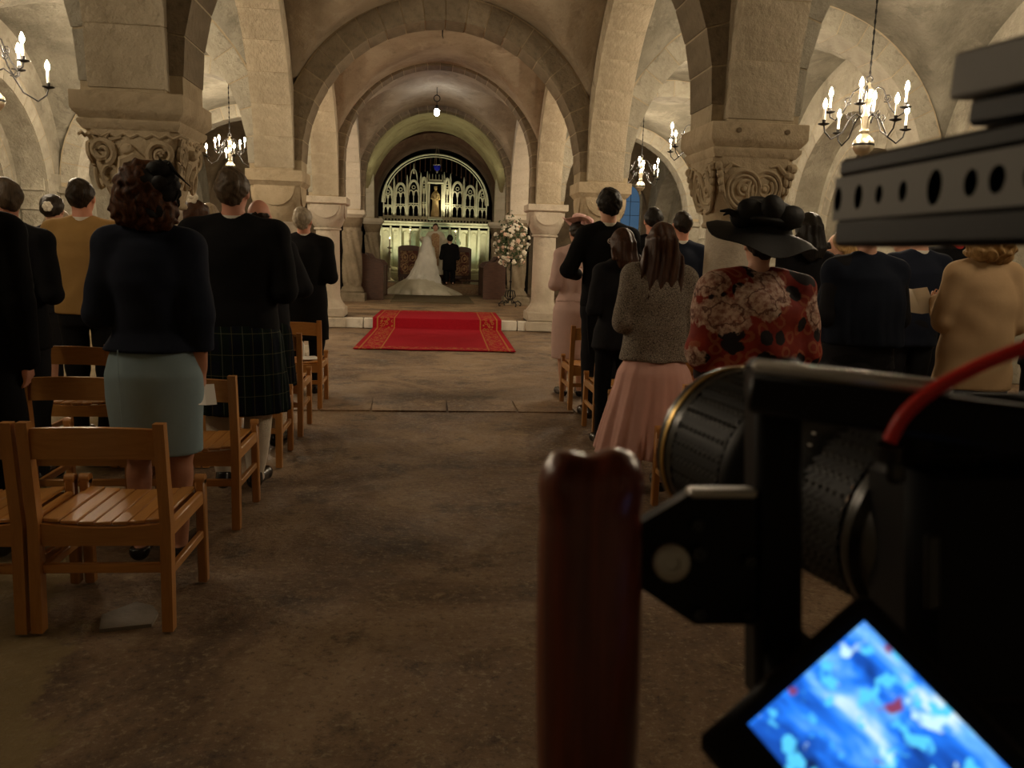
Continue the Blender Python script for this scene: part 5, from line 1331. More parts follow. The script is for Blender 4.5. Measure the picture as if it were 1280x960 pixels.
# ---- left side
person('man in a long black coat cut by the left edge of the picture', -2.03, 3.5, 1.70, head=(.3, .15, 0), hair=('short', 'hair_grey'), skin='skin_ruddy', clothes=[('jacket', 'black_cloth', dict(hem=.30, ease=.028)), ('trousers', 'black_cloth'), ('collar', 'white_cloth')], arms=('front', 'down'))
person('man with ruddy face and ear showing past the black coat at far left', -2.36, 4.55, 1.65, head=(.9, .1, 0), hair=('crop', 'hair_greybrown'), skin='skin_ruddy', clothes=SUIT(), res=.013)
r, HT, U, s = person('dark-haired woman with a white flower in her bun by the left wall', -3.02, 6.6, 1.68, 'f', hair=('updo', 'hair_dark'), clothes=[('jacket', 'charcoal_cloth', dict(hem=.46)), ('skirt', 'charcoal_cloth', dict(secs=[(.58, 0, -.01, .15, .11), (.5, 0, -.01, .20, .15), (.26, 0, -.01, .19, .14)]))], res=.014)
flower(r, HT((.03, -.165, -.10)), sc=.95)
person('man in a mustard tan jacket with cropped dark hair', -2.40, 5.6, 1.73, hair=('crop', 'hair_dark', dict(t=.009)), skin='skin_ruddy', clothes=[('jacket', 'mustard_cloth', dict(hem=.50, ease=.026, wr=.006)), ('trousers', 'black_cloth'), ('collar', 'white_cloth')], w=1.08, head=(0, .12, 0), arms=('front', 'front'))
person('fair-haired guest whose head top shows left of the mustard jacket', -3.42, 7.6, 1.61, 'f', hair=('bob', 'hair_ash', dict(curl=.006)), clothes=[('jacket', 'grey_cloth', dict(hem=.46)), ('trousers', 'charcoal_cloth')], res=.015)
person('fair-haired guest whose head top shows right of the mustard jacket', -2.88, 7.6, 1.61, 'f', hair=('bob', 'hair_ash', dict(curl=.005, cf=30)), clothes=[('jacket', 'pale_pink_cloth', dict(hem=.46)), ('trousers', 'charcoal_cloth')], res=.015)
r, HT, U, s = person('woman in a navy top and pale blue pencil skirt with auburn hair', -1.285, 3.45, 1.645, 'f', w=1.0, head=(-.25, .22, .12), arms=('front', 'down'), hair=('bob', 'hair_chestnut', dict(curl=.012, cf=74, sc=.010)), skin='skin_tan', res=.0085,
    clothes=[('jacket', 'navy_cloth', dict(hem=.548, neck=.835, ease=.030, flare=.010, wr=.005, res=.010)), ('skirt', 'blue_skirt_cloth', dict(res=.009, secs=[(.58, 0, -.01, .135, .10), (.545, 0, -.015, .180, .135), (.49, 0, -.02, .207, .155), (.42, 0, -.015, .205, .148), (.34, 0, -.01, .197, .14), (.285, 0, -.01, .192, .137)], wr=.0025))])
mb = MB(); rnd = random.Random(3)
for q in range(30):
    a = rnd.uniform(0, 2*PI); b = HT((.088+.035*math.cos(a), -.055+.05*rnd.uniform(-1, 1), -.075+.085*math.sin(a)))
    mb.ell(b, (.034, .012, .030), 7, 5, rotm(rnd.uniform(-.6, .6), rnd.uniform(-.8, .8), rnd.uniform(-.6, .6)))
for q in range(5): b0 = HT((.07, -.04, -.03)); mb.tube([b0, b0+np.array([.03, -.02, .05])+np.array([rnd.uniform(-.04, .04), 0, rnd.uniform(-.02, .03)]), b0+np.array([.05+.02*q, -.02, .045-.02*q])], [.004, .006, .002], 5)
mb.build('fascinator', 'black_hat_cloth', r)
mb = MB(); mb.tube([(-.09*s, -.176, U(.56)), (-.088*s, -.183, U(.42)), (-.088*s, -.166, U(.29))], .0018, 4); mb.build('seam', 'blue_skirt_cloth', r)
r, HT, U, s = person('child with curly brown hair and white hair flower between the blue skirt and the kilt', -1.87, 6.25, 1.655, 'f', hair=('bob', 'hair_brown', dict(curl=.014)), clothes=[('jacket', 'white_cloth', dict(hem=.46)), ('skirt', 'white_cloth', dict(secs=[(.58, 0, -.01, .15, .11), (.5, 0, -.01, .20, .15), (.26, 0, -.01, .22, .16)]))], res=.014)
r['label'] = 'guest with curly brown hair and white hair flower between the blue skirt and the kilt'
flower(r, HT((.0, -.10, .02)), sc=1.2)
person('ash-blond guest half hidden left of the kilted man', -2.08, 7.45, 1.69, hair=('short', 'hair_ash'), clothes=SUIT(), res=.015)
kilt = lambda: dict(name='kilt', secs=[(.60, 0, -.01, .150, .108), (.54, 0, -.014, .175, .130), (.48, 0, -.018, .205, .165), (.36, 0, -.018, .222, .180), (.255, 0, -.018, .235, .190)], fold=(22, .030, .006, .3))
person('tall man in black jacket and dark green tartan kilt with brown hair', -1.19, 4.5, 1.735, w=1.20, head=(-.08, .12, 0), hair=('short', 'hair_greybrown', dict(t=.013)), skin='skin_ruddy', arms=('front', 'front'), res=.0095,
    clothes=[('jacket', 'black_cloth', dict(hem=.50, ease=.026, vent=1)), ('skirt', 'tartan_cloth', kilt()), ('collar', 'white_cloth'), ('socks', 'cream_knit')])
person('bald man in dark jacket and kilt behind the brown-haired kilted man', -1.25, 5.47, 1.635, head=(-.1, .15, 0), hair=('bald', 'hair_dark', dict(t=.003, top=.10)), skin='skin_ruddy', arms=('front', 'out'),
    clothes=[('jacket', 'charcoal_cloth', dict(hem=.50, ease=.024)), ('skirt', 'tartan_cloth', kilt()), ('collar', 'white_cloth'), ('socks', 'cream_knit')])
person('white-haired man in a long black coat nearest the step on the left', -1.27, 7.5, 1.69, head=(-.25, .3, 0), hair=('short', 'hair_grey', dict(t=.012)), skin='skin_ruddy', arms=('front', 'front'), w=1.08,
    clothes=[('jacket', 'black_cloth', dict(hem=.30, ease=.026)), ('trousers', 'charcoal_cloth'), ('collar', 'white_cloth')])
# ---- right side
person('tall dark-haired young man in a black tailcoat on the right', 1.28, 6.47, 1.865, head=(0, .05, 0), hair=('short', 'hair_black', dict(t=.020)), arms=('out', 'front'), res=.010, w=1.0,
    clothes=[('jacket', 'black_cloth', dict(hem=.50, ease=.024)), ('tails', 'black_cloth'), ('trousers', 'charcoal_cloth'), ('collar', 'white_cloth')])
r, HT, U, s = person('woman in pale pink dress and pink hat in front of the tall young man', 1.22, 7.5, 1.66, 'f', head=(.2, .1, 0), hair=('updo', 'hair_dark'), arms=('front', 'front'),
    clothes=[('jacket', 'pale_pink_cloth', dict(hem=.545, sleeve=.5)), ('skirt', 'pale_pink_cloth', dict(secs=[(.60, 0, -.01, .15, .11), (.5, 0, -.015, .21, .155), (.36, 0, -.01, .215, .16), (.22, 0, -.01, .21, .155)]))])
mb = MB(); mb.lathe([(.0, -.004), (.10, 0), (.17, .012), (.172, .016), (.10, .010), (.08, .03), (.075, .07), (.05, .09), (.0, .095)], 28, HT((.01, .0, -.035)), rotm(-.15, .25, 0), wave=lambda i, a, r_, z_: (r_, z_+(.02*math.sin(3*a) if r_ > .09 and z_ < .03 else 0)))
for q in range(6): mb.ell(HT((.06+.03*math.cos(q), -.08+.02*math.sin(2*q), -.0+.02*math.sin(q*1.7))), (.04, .02, .035), 8, 5, rotm(q, q*.7, 0))
mb.build('hat', 'pink_petal', r)
r, HT, U, s = person('girl in dark trouser suit with brown hair and glasses on the right', 1.16, 5.5, 1.53, 'f', head=(.35, .15, 0), hair=('long', 'hair_brown', dict(len=.30)), arms=('front', 'front'), w=.95,
    clothes=[('jacket', 'charcoal_cloth', dict(hem=.46)), ('trousers', 'black_cloth')])
mb = MB()
for sg in (-1, 1): mb.tube([HT((sg*.034+.024*math.cos(a), .105, -.112+.02*math.sin(a))) for a in np.linspace(0, 2*PI, 13)[:-1]], .0022, 5, closed=True); mb.tube([HT((sg*.058, .10, -.108)), HT((sg*.083, .0, -.11))], .002, 5)
mb.tube([HT((-.012, .108, -.108)), HT((.012, .108, -.108))], .002, 5); mb.build('glasses', 'rig_silver', r)
person('woman with very long brown hair in tweed jacket and pink flared skirt', 1.13, 4.42, 1.53, 'f', head=(0, .05, 0), hair=('long', 'hair_brown', dict(len=.70, wd=1.18)), arms=('front', 'front'), w=1.12, res=.0095,
    clothes=[('jacket', 'tweed_cloth', dict(hem=.50, ease=.022, flare=.012, wr=.005, boxy=1)), ('skirt', 'pink_cloth', dict(res=.010, secs=[(.56, 0, -.01, .13, .10), (.50, 0, -.015, .175, .14), (.46, 0, -.018, .215, .17), (.40, 0, -.02, .235, .19), (.28, -.01, -.02, .275, .225), (.155, -.02, -.02, .31, .26)], fold=(13, .085, .0, .8)))])
person('man with cropped black hair in dark suit beyond the long-haired woman', 1.94, 7.5, 1.80, hair=('crop', 'hair_black', dict(t=.010)), skin='skin_ruddy', clothes=SUIT(), res=.013)
person('balding man in a dark suit beside the interlaced-capital pillar', 1.93, 6.6, 1.725, head=(.1, .1, 0), hair=('short', 'hair_dark', dict(t=.004)), skin='skin_ruddy', clothes=SUIT('navy_cloth'), res=.012)
# woman in black hat
r, HT, U, s = person('woman in a large black hat and red floral dress', 1.225, 3.3, 1.51, 'f', w=1.30, head=(-.1, .12, .05), arms=('front', 'front'), hair=('short', 'hair_dark'), res=.0095,
    clothes=[('jacket', 'floral_cloth', dict(boxy=1, hem=.42, neck=.862, ease=.036, wr=.011, sleeve=.9, cuff=.03, flare=.03)), ('skirt', 'floral_cloth', dict(secs=[(.5, 0, -.01, .2, .15), (.4, 0, -.01, .215, .165), (.22, 0, -.01, .22, .17)]))])
Rt = rotm(.12, .16, 0); hc = HT((0, -.01, -.055))
mb = MB()
def brim(i, a, r_, z_):
    k = max(0, r_-.10)/.13; return (r_*(1+.05*math.sin(2*a+.5)*k), z_-.05*k**1.5+.028*k*math.sin(2*a+2.2)+.012*k*math.sin(5*a))
mb.lathe([(.085, .0), (.11, -.004), (.15, .0), (.19, .0), (.225, -.004), (.228, .002), (.19, .010), (.15, .010), (.112, .012), (.104, .03)], 44, hc, Rt, wave=brim, cap=False, sx=1.05)
hat = mb.build('hat', 'black_hat_cloth', r)
mb = MB(); mb.lathe([(.106, .0), (.104, .06), (.100, .105), (.088, .125), (.05, .132), (.0, .130)], 30, hc, Rt, wave=lambda i, a, r_, z_: (r_*(1+.02*math.sin(7*a+z_*60)), z_+.006*math.sin(3*a))); mb.build('crown', 'black_hat_cloth', hat)
mb = MB()
for (cx, cz, rx, rz, tl, dy) in ((-.10, .07, .075, .05, .35, -.085), (-.03, .095, .055, .06, -.5, -.10), (.05, .075, .07, .05, -.25, -.095), (-.135, .03, .05, .035, .6, -.06), (.0, .05, .12, .022, .1, -.10)):
    mb.ell(hc+Rt @ np.array([cx, dy, cz]), (rx, .032, rz), 14, 9, rotm(0, tl, .15))
mb.build('bow', 'black_hat_cloth', hat)
mb = MB(); p0 = hc+Rt @ np.array([-.13, -.06, .05]); mb.tube([p0, p0+np.array([-.04, -.01, .0]), p0+np.array([-.065, -.01, .015]), p0+np.array([-.10, -.01, .012])], [.022, .018, .010, .004], 8); mb.tube([p0+np.array([-.06, -.01, .01]), p0+np.array([-.085, -.01, -.005])], [.010, .003], 6); mb.build('feather', 'black_hat_cloth', hat)
person('woman with long dark hair in black behind the black hat', 2.50, 5.5, 1.68, 'f', hair=('long', 'hair_black', dict(len=.34)), clothes=[('jacket', 'black_cloth', dict(hem=.46)), ('trousers', 'black_cloth')], res=.013, arms=('front', 'book'))
person('bald man seen in profile facing left near the right wall', 3.76, 7.5, 1.625, yaw=.9, head=(.5, .05, 0), skin='skin_fair', hair=('bald', 'hair_grey', dict(t=.003, top=.12)), clothes=SUIT(), res=.012)
person('guest in a slate grey jacket with light brown hair before the right wall', 3.30, 6.5, 1.625, 'f', yaw=.25, hair=('long', 'hair_blonde', dict(len=.26)), clothes=[('jacket', 'grey_cloth', dict(hem=.46)), ('trousers', 'charcoal_cloth'), ('collar', 'white_cloth')], res=.013)
person('guest in a navy shawl whose head is behind the camera rail', 2.33, 4.4, 1.62, 'f', w=1.15, arms=('front', 'front'), hair=('updo', 'hair_blonde'), res=.011,
    clothes=[('cape', 'navy_shawl', dict(secs=[(.86, 0, -.02, .06, .06), (.83, 0, -.02, .11, .09), (.78, 0, -.015, .205, .15), (.70, 0, .0, .235, .185), (.62, 0, .01, .235, .2), (.545, .02, .01, .225, .2)], fold=(9, .035, .0, .5))), ('jacket', 'charcoal_cloth', dict(hem=.46)), ('skirt', 'black_cloth', dict(secs=[(.58, 0, -.01, .15, .11), (.5, 0, -.01, .20, .15), (.26, 0, -.01, .20, .15)]))])
person('man in a navy suit holding a white order of service', 3.34, 5.5, 1.68, w=1.1, arms=('front', 'book'), hair=('crop', 'hair_dark'), clothes=SUIT('navy_cloth'), res=.013)
r, HT, U, s = person('guest in black wearing a white flower hat', 3.98, 6.7, 1.66, 'f', head=(.8, 0, 0), hair=('updo', 'hair_brown'), clothes=[('jacket', 'black_cloth', dict(hem=.46)), ('trousers', 'black_cloth')], res=.014)
flower(r, HT((-.05, -.08, -.03)), 'hat', 'white_petal', 2.2)
person('man in black suit with pink face turned beside the blonde curls', 3.88, 5.9, 1.74, head=(-.6, .1, 0), skin='skin_ruddy', hair=('bald', 'hair_grey', dict(t=.004)), clothes=[('jacket', 'black_cloth', dict(hem=.455, ease=.026)), ('trousers', 'charcoal_cloth'), ('collar', 'red_collar_cloth')], w=1.1, res=.012)
person('woman in a camel coat with curly blonde hair on the right', 3.02, 4.35, 1.61, 'f', w=1.14, head=(.1, .08, 0), arms=('book', 'front'), hair=('bob', 'hair_blonde', dict(curl=.020, cf=58, sc=.012)), res=.0095,
    clothes=[('jacket', 'camel_cloth', dict(hem=.40, ease=.026, flare=.0, wr=.0055, boxy=1)), ('skirt', 'charcoal_cloth', dict(secs=[(.5, 0, -.01, .19, .14), (.4, 0, -.01, .20, .15), (.26, 0, -.01, .19, .14)]))])
person('guest in dark clothes cut by the right edge of the picture', 3.72, 4.6, 1.62, 'f', hair=('bob', 'hair_brown', dict(curl=.006)), arms=('out', 'front'), clothes=[('jacket', 'charcoal_cloth', dict(hem=.46)), ('trousers', 'charcoal_cloth')], res=.013)
# ---- couple and priest
r, HT, U, s = person('bride kneeling in a white gown and veil with a long train', -.20, 22.85, 1.66, 'f', z=.43, kneel=True, hair=('updo', 'hair_dark'), res=.014,
    clothes=[('gown', 'gown_white', dict(res=.022, secs=[(-.26, -.10, -1.02, 1.02, .47), (-.20, -.10, -1.00, .98, .47), (-.12, -.14, -.90, .86, .50), (.02, -.20, -.56, .58, .48), (.20, -.10, -.22, .36, .34), (.38, 0, -.06, .27, .23), (.58, 0, -.02, .17, .14), (.78, 0, -.01, .16, .125), (.92, 0, -.02, .15, .10)], fold=(15, .06, .0, .3))), ('jacket', 'gown_white', dict(hem=.56, neck=.84, sleeve=.95)),
             ('veil', 'veil_white', dict(name='veil', res=.020, secs=[(-.02, -.12, -.62, .55, .28), (.25, -.06, -.38, .42, .22), (.55, -.02, -.20, .31, .16), (.80, 0, -.11, .235, .12), (1.02, 0, -.07, .16, .12), (1.20, 0, -.02, .115, .135), (1.275, 0, -.0, .085, .10), (1.30, 0, 0, .03, .04)], fold=(17, .045, .0, 1.)))], shoes=None)
person('groom kneeling beside the bride in a black suit', .44, 22.95, 1.76, z=.43, kneel=True, hair=('short', 'hair_black'), res=.013, clothes=[('jacket', 'black_cloth', dict(hem=.44, ease=.026)), ('trousers', 'black_cloth'), ('collar', 'white_cloth')])
r, HT, U, s = person('priest in cream and gold vestments facing the couple with open arms', .04, 24.15, 1.70, z=.43, yaw=PI, arms=('wide', 'wide'), hair=('short', 'hair_dark'), res=.012,
    clothes=[('jacket', 'vestment', dict(hem=.12, ease=.045, flare=.06, cuff=.025, sleeve=.8)), ('collar', 'white_cloth')])
mb = MB(); mb.prism([(-.11, U(.28)), (.11, U(.28)), (.12, U(.80)), (.05, U(.835)), (-.05, U(.835)), (-.12, U(.80))], (1, 0, 0), (0, 0, 1), (0, -1, 0), (0, .235, 0), .06); mb.build('vestment_band', 'vestment_band', r)
# loose papers in hands
def paper(loc, rot, label, size=(.11, .15)):
    mb = MB(); mb.box((-.5*size[0], 0, .0), (size[0], size[1], .002)); mb.box((.5*size[0]*.9, 0, .5*size[0]*.42), (size[0], size[1], .002), rotm(0, -.45, 0)); o = mb.build('order_of_service', 'paper_white'); o.location = loc; o.rotation_euler = rot; tag(o, label, 'leaflet'); return o
paper((2.765, 4.55, 1.13), (1.0, .1, .4), 'folded white order of service held beside the camel coat', (.10, .17))
_b = [v for k, v in HANDS.items() if k.startswith('woman in a navy top')][0][1]
paper((_b[0]+.01, _b[1]+.0, _b[2]-.11), (1.3, .2, 1.2), 'white paper held low in the hand at the side of the blue skirt', (.05, .09))
# ============================================================ CAMERA RIG IN THE FOREGROUND
Q3 = np.stack([CR, CF, CU], 1)                 # the rig stands level with the photographer's eye: right, forward, up
YW = np.array([0, 0, 1.])
rig = empty('camera_rig', tuple(at(1120, 640, .30))); tag(rig, 'black video camera rig with lens, wooden grip, rail and lit monitor in the foreground', 'camera')
RL = np.array(rig.location)
def rat(px, py, d): return at(px, py, d)-RL
def rbuild(mb, name, mat, parent=rig, smooth='auto'): return mb.build(name, mat, parent, smooth)
# lens along an axis pointing up the nave
a0 = rat(903, 553, .53); a1 = rat(1190, 680, .372); ax = (a1-a0)/np.linalg.norm(a1-a0); LL = np.linalg.norm(a1-a0)
Rl = np.array(Vector(ax).to_track_quat('Z', 'Y').to_matrix())
lens = empty('lens'); lens.parent = rig; KR = 1.15
_lathe = MB.lathe
def _klathe(s, prof, seg=20, c=(0, 0, 0), R=None, **kw): return _lathe(s, [(r*KR, z) for r, z in prof], seg, c, R, **kw)
MB.lathe = _klathe
mb = MB(); mb.lathe([(.0405, .004), (.0425, .0), (.0445, .001), (.0455, .004), (.0455, .0075)], 48, a0, Rl, cap=False); rbuild(mb, 'front_rim', 'rig_satin', lens)
mb = MB(); mb.lathe([(.0455, .0075), (.0462, .008), (.0462, .0105), (.0455, .011)], 48, a0, Rl, cap=False); rbuild(mb, 'gold_ring', 'rig_gold', lens)
mb = MB(); mb.lathe([(.0452, .011), (.0452, .018)], 48, a0, Rl, cap=False); rbuild(mb, 'barrel_band', 'rig_satin', lens)
def ribs(i, a, r_, z_): return (r_+.0013*math.sin(44*a)*(1 if i % 2 else -1), z_)
mb = MB(); mb.lathe([(.0446, .018+.0022*i) for i in range(22)], 120, a0, Rl, wave=ribs, cap=False); rbuild(mb, 'zoom_ring', 'rubber_ribbed', lens)
mb = MB(); mb.lathe([(.0450, .066), (.0455, .068), (.0455, .074), (.0430, .078), (.0395, .085), (.0390, .10), (.0395, .103), (.0395, .118), (.038, .121), (.038, LL*.78)], 48, a0, Rl, cap=False); rbuild(mb, 'barrel', 'rig_black', lens)
mb = MB(); mb.lathe([(.0385, LL*.62+.0024*i) for i in range(18)], 120, a0, Rl, wave=ribs, cap=False); rbuild(mb, 'focus_ring', 'rubber_ribbed', lens)
mb = MB(); mb.lathe([(.0385, LL*.62+.043), (.0395, LL*.62+.045), (.0395, LL*.62+.049), (.036, LL*.62+.052), (.036, LL), (.0, LL+.001)], 48, a0, Rl, cap=False); rbuild(mb, 'mount_ring', 'rig_satin', lens)
mb = MB(); mb.lathe([(.0, .010), (.03, .006), (.0405, .004)], 40, a0, Rl, cap=False); rbuild(mb, 'front_glass', 'lens_glass', lens)
MB.lathe = _lathe
mk = MB(); rnd = random.Random(2)
for q in range(9):
    an = 2.2+.16*q; rr = .0397*KR; t = .104+.004*(q % 2); c = a0+Rl @ np.array([rr*math.cos(an), rr*math.sin(an), t+.004]); mk.box(c, (.0007, .0010, .0022), Rl @ rotm(0, 0, an))
rbuild(mk, 'scale_marking', 'paper_white', lens)
# camera body behind the lens
fw = -ax; up = np.array([0, 0, 1.]); rt = np.cross(fw, up); rt /= np.linalg.norm(rt); up = np.cross(rt, fw); Rb = np.stack([rt, fw, up], 1)
Rb = Q3; bc = rat(1232, 716, .352)
body = empty('camera_body'); body.parent = rig
mb = MB(); mb.box(bc, (.088, .052, .106), Rb, bev=.009); mb.box(bc+CR*.06, (.05, .075, .10), Rb, bev=.014); mb.box(rat(1165, 553, .345), (.030, .04, .018), Rb, bev=.005); rbuild(mb, 'shell', 'rig_black', body)
mb = MB(); mb.lathe([(.011, 0), (.012, .008), (.010, .010)], 20, bc+CU*.053+CR*.02); mb.lathe([(.009, 0), (.009, .006)], 20, bc+CU*.053+CR*.045); rbuild(mb, 'dial', 'rig_satin', body)
mb = MB(); mb.box(rat(1165, 715, .322), (.006, .003, .030), Rb, bev=.001); rbuild(mb, 'hinge', 'rig_satin', body)
mb = MB(); mb.box(rat(1120, 590, .325), (.008, .004, .010), Rb, bev=.002); rbuild(mb, 'button', 'rig_satin', body)
# cage: post, top bar, side plates
cage = empty('cage'); cage.parent = rig
def slab(name, px0, py0, px1, py1, d, thick, mat, parent, bev=.002):
    """plate parallel to the picture plane given by opposite corners, `thick` deep"""
    c = (rat(px0, py0, d)+rat(px1, py1, d))/2; sxx = abs(px1-px0)*d/1000; syy = abs(py1-py0)*d/1000
    mb = MB(); mb.box(c+CF*thick/2, (sxx, thick, syy), Q3, bev=bev); return rbuild(mb, name, mat, parent)
slab('cage_post', 946, 446, 1006, 885, .325, .020, 'rig_black', cage, .003)
mb = MB(); p0 = rat(948, 462, .325); p1 = rat(1310, 506, .27); dv = p1-p0; L = np.linalg.norm(dv); dv /= L; nz = np.cross(np.cross(dv, CU), dv); nz /= np.linalg.norm(nz); Rr = np.stack([dv, np.cross(nz, dv), nz], 1)
mb.box((p0+p1)/2-nz*.009, (L, .022, .016), Rr, bev=.002); rbuild(mb, 'top_bar', 'rig_black', cage)
mb = MB(); mb.box((p0*.65+p1*.35)+nz*.0015, (L*.70, .022, .0055), Rr, bev=.002); rbuild(mb, 'top_plate', 'rig_silver', cage)
mb = MB(); P = [(800, 655), (872, 612), (945, 612), (945, 781), (868, 781), (800, 735)]
o0 = rat(870, 690, .325); poly = [((a-870)*.325/1000, (690-b)*.325/1000) for a, b in P][::-1]; mb.prism(poly, CR, CU, CF, o0, .012); rbuild(mb, 'side_bracket', 'rig_black', cage)
slab('bracket_edge', 864, 612, 948, 623, .322, .012, 'rig_silver', cage, .001)
for (px, py, r_) in ((838, 702, .0075), (935, 700, .0025), (870, 655, .0025), (872, 690, .003), (873, 765, .0025), (935, 765, .0022)):
    mb = MB(); c = rat(px, py, .3245); mb.lathe([(r_, .0), (r_, .003), (r_*.8, .004), (r_*.45, .004), (r_*.4, .002)], 16, c, np.stack([CR, CU, -CF], 1)); rbuild(mb, 'screw', 'rig_silver' if r_ > .005 else 'rig_satin', cage)
mb = MB(); mb.box(rat(985, 870, .335), (.026, .03, .05), Q3, bev=.004); rbuild(mb, 'lower_clamp', 'rig_black', cage)
mb = MB(); mb.box(rat(1265, 860, .36), (.11, .03, .13), Q3, bev=.008); mb.box(rat(1240, 535, .34), (.09, .03, .03), Q3, bev=.005); mb.box(rat(1050, 490, .345), (.05, .03, .016), Q3, bev=.005); rbuild(mb, 'battery_plate', 'rig_black', cage)
# wooden hand grip
G = Field((-.03, -.03, -.02), (.03, .03, .16), .0016)
G.stack([(-.008, 0, 0, .010, .008), (-.004, 0, 0, .0155, .0125), (.004, 0, 0, .0195, .0155), (.02, 0, 0, .0205, .0165), (.06, 0, 0, .0212, .017), (.10, 0, 0, .0208, .017), (.118, 0, 0, .0198, .016), (.126, 0, 0, .017, .0135), (.1325, .0, 0, .012, .009)], .004)
G.ell((-.010, -.002, .124), (.0105, .014, .012), .006); G.ell((.009, -.003, .125), (.0115, .014, .0125), .006)
v, q = G.mesh(); gp = rat(733, 985, .322); gu = CU+.03*CR; gu = gu/np.linalg.norm(gu); Rg = np.stack([CR, CF, gu], 1)
gr = link_mesh('grip', v, q, 'grip_wood', rig, True); M = np.eye(4); M[:3, :3] = Rg; M[:3, 3] = gp; gr.matrix_local = Matrix(M.tolist())
# pivot joining grip and bracket
slab('grip_arm', 775, 672, 812, 720, .327, .010, 'rig_black', cage)
# grey top rail with real holes
rail = empty('top_handle'); rail.parent = rig
q0 = rat(1042, 250, .40); q1 = rat(1310, 216, .262); dv = q1-q0; L = np.linalg.norm(dv); dv /= L; rz = CU-dv*(CU @ dv); rz /= np.linalg.norm(rz); rn = np.cross(rz, dv)
if rn @ CF > 0: rn = -rn                      # rail face normal towards the camera
RH = .0105
holes = [(.03, .0035, .006), (.165, .0036, .0058), (.29, .0030, .0042), (.42, .0030, .0045), (.575, .0048, .0072), (.73, .0040, .0052), (.83, .0045, .0052), (.95, .004, .005)]
fm = MB(); edges_ = [0]+[(holes[i][0]+holes[i+1][0])/2 for i in range(len(holes)-1)]+[1.0]
hm = MB(); NN = 16
for (t, ra, rb), e0, e1 in zip(holes, edges_[:-1], edges_[1:]):
    cx = t*L; x0, x1 = e0*L, e1*L; inner = []; outer = []
    for k in range(NN):
        a = 2*PI*(k+.5)/NN; inner.append((cx+ra*math.cos(a), rb*math.sin(a)))
        dx, dz = math.cos(a), math.sin(a); tx = (x1-cx)/dx if dx > 1e-6 else ((x0-cx)/dx if dx < -1e-6 else 9); tz = RH/abs(dz) if abs(dz) > 1e-6 else 9
        tt = min(tx, tz); outer.append((cx+dx*tt, dz*tt))
    for cxx in (x0, x1):
        for czz in (-RH, RH):
            an_ = math.atan2(czz, cxx-cx); kk = min(range(NN), key=lambda q_: abs(((2*PI*(q_+.5)/NN-an_+PI) % (2*PI))-PI)); outer[kk] = (cxx, czz)
    P = lambda p, dpt=0: q0+dv*p[0]+rz*p[1]-rn*dpt
    vs = [P(p) for p in inner]+[P(p) for p in outer]+[P(p, .008) for p in inner]
    fm.add(vs, [(k, (k+1) % NN, NN+(k+1) % NN, NN+k) for k in range(NN)])
    hm.add([P(p) for p in inner]+[P(p, .008) for p in inner], [(k, NN+k, NN+(k+1) % NN, (k+1) % NN) for k in range(NN)]+[tuple(range(NN, 2*NN))])
    cor = []
    for sx_, xx in ((0, x0), (1, x1)):
        for sz_ in (-1, 1):
            # fill the corner triangle between neighbouring outer points
            pass
fm2 = MB(); fm2.box(q0+dv*L/2-rn*.0095, (L, .002, 2*RH), np.stack([dv, -rn, rz], 1))
rbuild(fm, 'rail_face', 'rig_grey', rail, False); rbuild(hm, 'rail_hole', 'rig_black', rail)
mb = MB(); mb.box(q0+dv*L/2+rz*(RH+.0045)-rn*.018, (L-.004, .036, .009), np.stack([dv, -rn, rz], 1), bev=.002); mb.box(q0+dv*(L/2+.004)-rz*(RH+.006)-rn*.012, (L-.008, .030, .013), np.stack([dv, -rn, rz], 1), bev=.002)
mb.box(q0+dv*L/2-rn*.016, (L, .012, 2*RH), np.stack([dv, -rn, rz], 1)); rbuild(mb, 'rail_body', 'rig_black', rail)
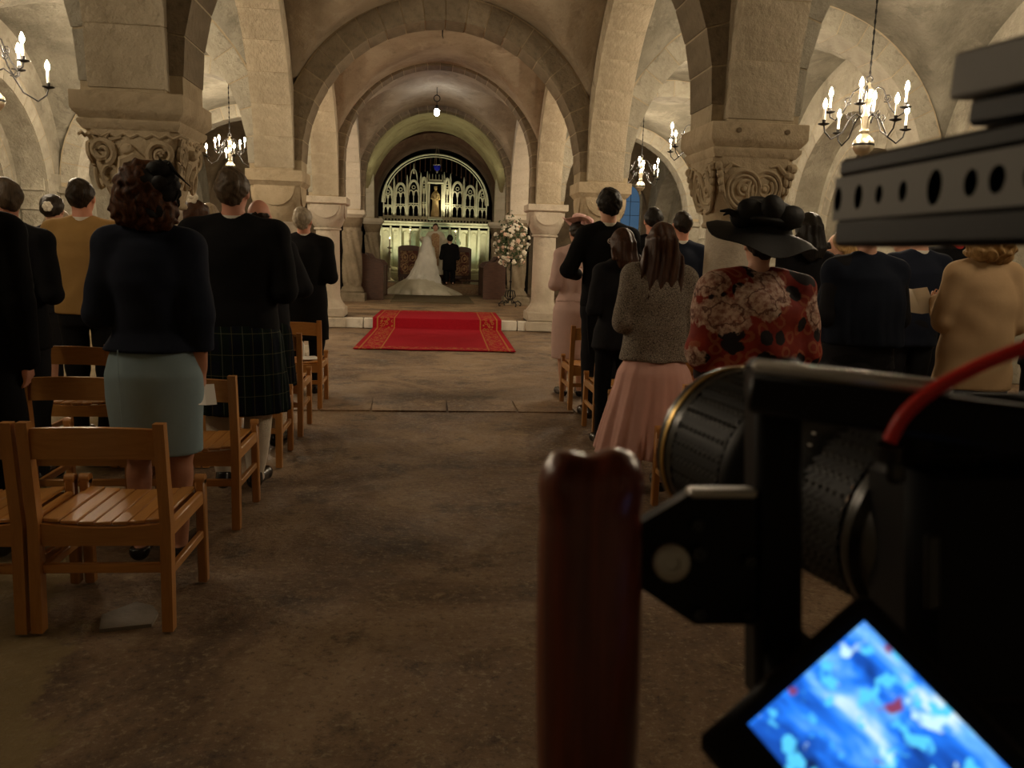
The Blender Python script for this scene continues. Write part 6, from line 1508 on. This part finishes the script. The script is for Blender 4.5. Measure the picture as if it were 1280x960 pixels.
# grey block above the rail with its black underside
mb = MB(); b0 = rat(1188, 96, .34); b1 = rat(1330, 62, .28); d2 = b1-b0; L2 = np.linalg.norm(d2); d2 /= L2; z2 = CU-d2*(CU @ d2); z2 /= np.linalg.norm(z2); n2 = np.cross(z2, d2); n2 = -n2 if n2 @ CF > 0 else n2
R2_ = np.stack([d2, -n2, z2], 1)
mb.box((b0+b1)/2-n2*.015, (L2, .03, .019), R2_, bev=.0015); rbuild(mb, 'monitor_arm', 'rig_grey', rail)
mb = MB(); mb.box((b0+b1)/2-z2*.016+d2*.008-n2*.015, (L2-.012, .03, .011), R2_, bev=.002); mb.box((b0*.3+b1*.7)-z2*.028-n2*.015, (L2*.55, .028, .014), R2_, bev=.002); rbuild(mb, 'arm_clamp', 'rig_black', rail)
mb = MB(); mb.box((b0*.4+b1*.6)-z2*.030-n2*.001, (L2*.30, .004, .010), R2_, bev=.001); rbuild(mb, 'clamp_plate', 'rig_grey', rail)
# tilted flip-out monitor
mon = empty('monitor'); mon.parent = rig
c_l = rat(935, 905, .285); c_t = rat(1080, 776, .285); u_ = c_t-c_l; su = np.linalg.norm(u_); u_ /= su; r0 = rat(1240, 961, .262); v_ = r0-c_t; v_ -= u_*(v_ @ u_); v_ /= np.linalg.norm(v_); n_ = np.cross(u_, v_)
if n_ @ CF > 0: n_ = -n_
LV = su*1.45; cc = c_l+u_*su/2+v_*LV/2
Rm_ = np.stack([u_, v_, n_], 1)
if np.linalg.det(Rm_) < 0: Rm_ = np.stack([u_, v_, n_], 1)
mb = MB(); mb.box(cc-n_*.0065-u_*.0055+v_*.004, (su+.027, LV+.022, .012), Rm_, bev=.003); rbuild(mb, 'bezel', 'rig_black', mon)
me_ = MB(); hx_, hy_ = su/2, LV/2; me_.add([(-hx_, -hy_, 0), (hx_, -hy_, 0), (hx_, hy_, 0), (-hx_, hy_, 0)], [(0, 1, 2, 3)]); so = me_.build('lit_screen', 'monitor_picture', mon, False)
M = np.eye(4); M[:3, :3] = Rm_; M[:3, 3] = cc+n_*.0004; so.matrix_local = Matrix(M.tolist())
# red cable
mb = MB(); K_ = [(1112, 552, .285), (1128, 522, .283), (1160, 492, .28), (1210, 464, .275), (1255, 444, .27), (1310, 425, .265)]
Pk = [rat(*k) for k in K_]
pts = []
for i in range(len(Pk)-1):
    p_ = Pk[max(i-1, 0)]; a_, b_ = Pk[i], Pk[i+1]; n2_ = Pk[min(i+2, len(Pk)-1)]
    for t in np.linspace(0, 1, 6)[:-1]: pts.append(.5*((2*a_)+(-p_+b_)*t+(2*p_-5*a_+4*b_-n2_)*t*t+(-p_+3*a_-3*b_+n2_)*t**3))
pts.append(Pk[-1]); mb.tube(pts, .0026, 10); rbuild(mb, 'red_cable', 'cable_red')
mb = MB(); mb.tube([rat(1112, 556, .286), rat(1110, 575, .288)], .0045, 10); rbuild(mb, 'cable_plug', 'rig_satin')
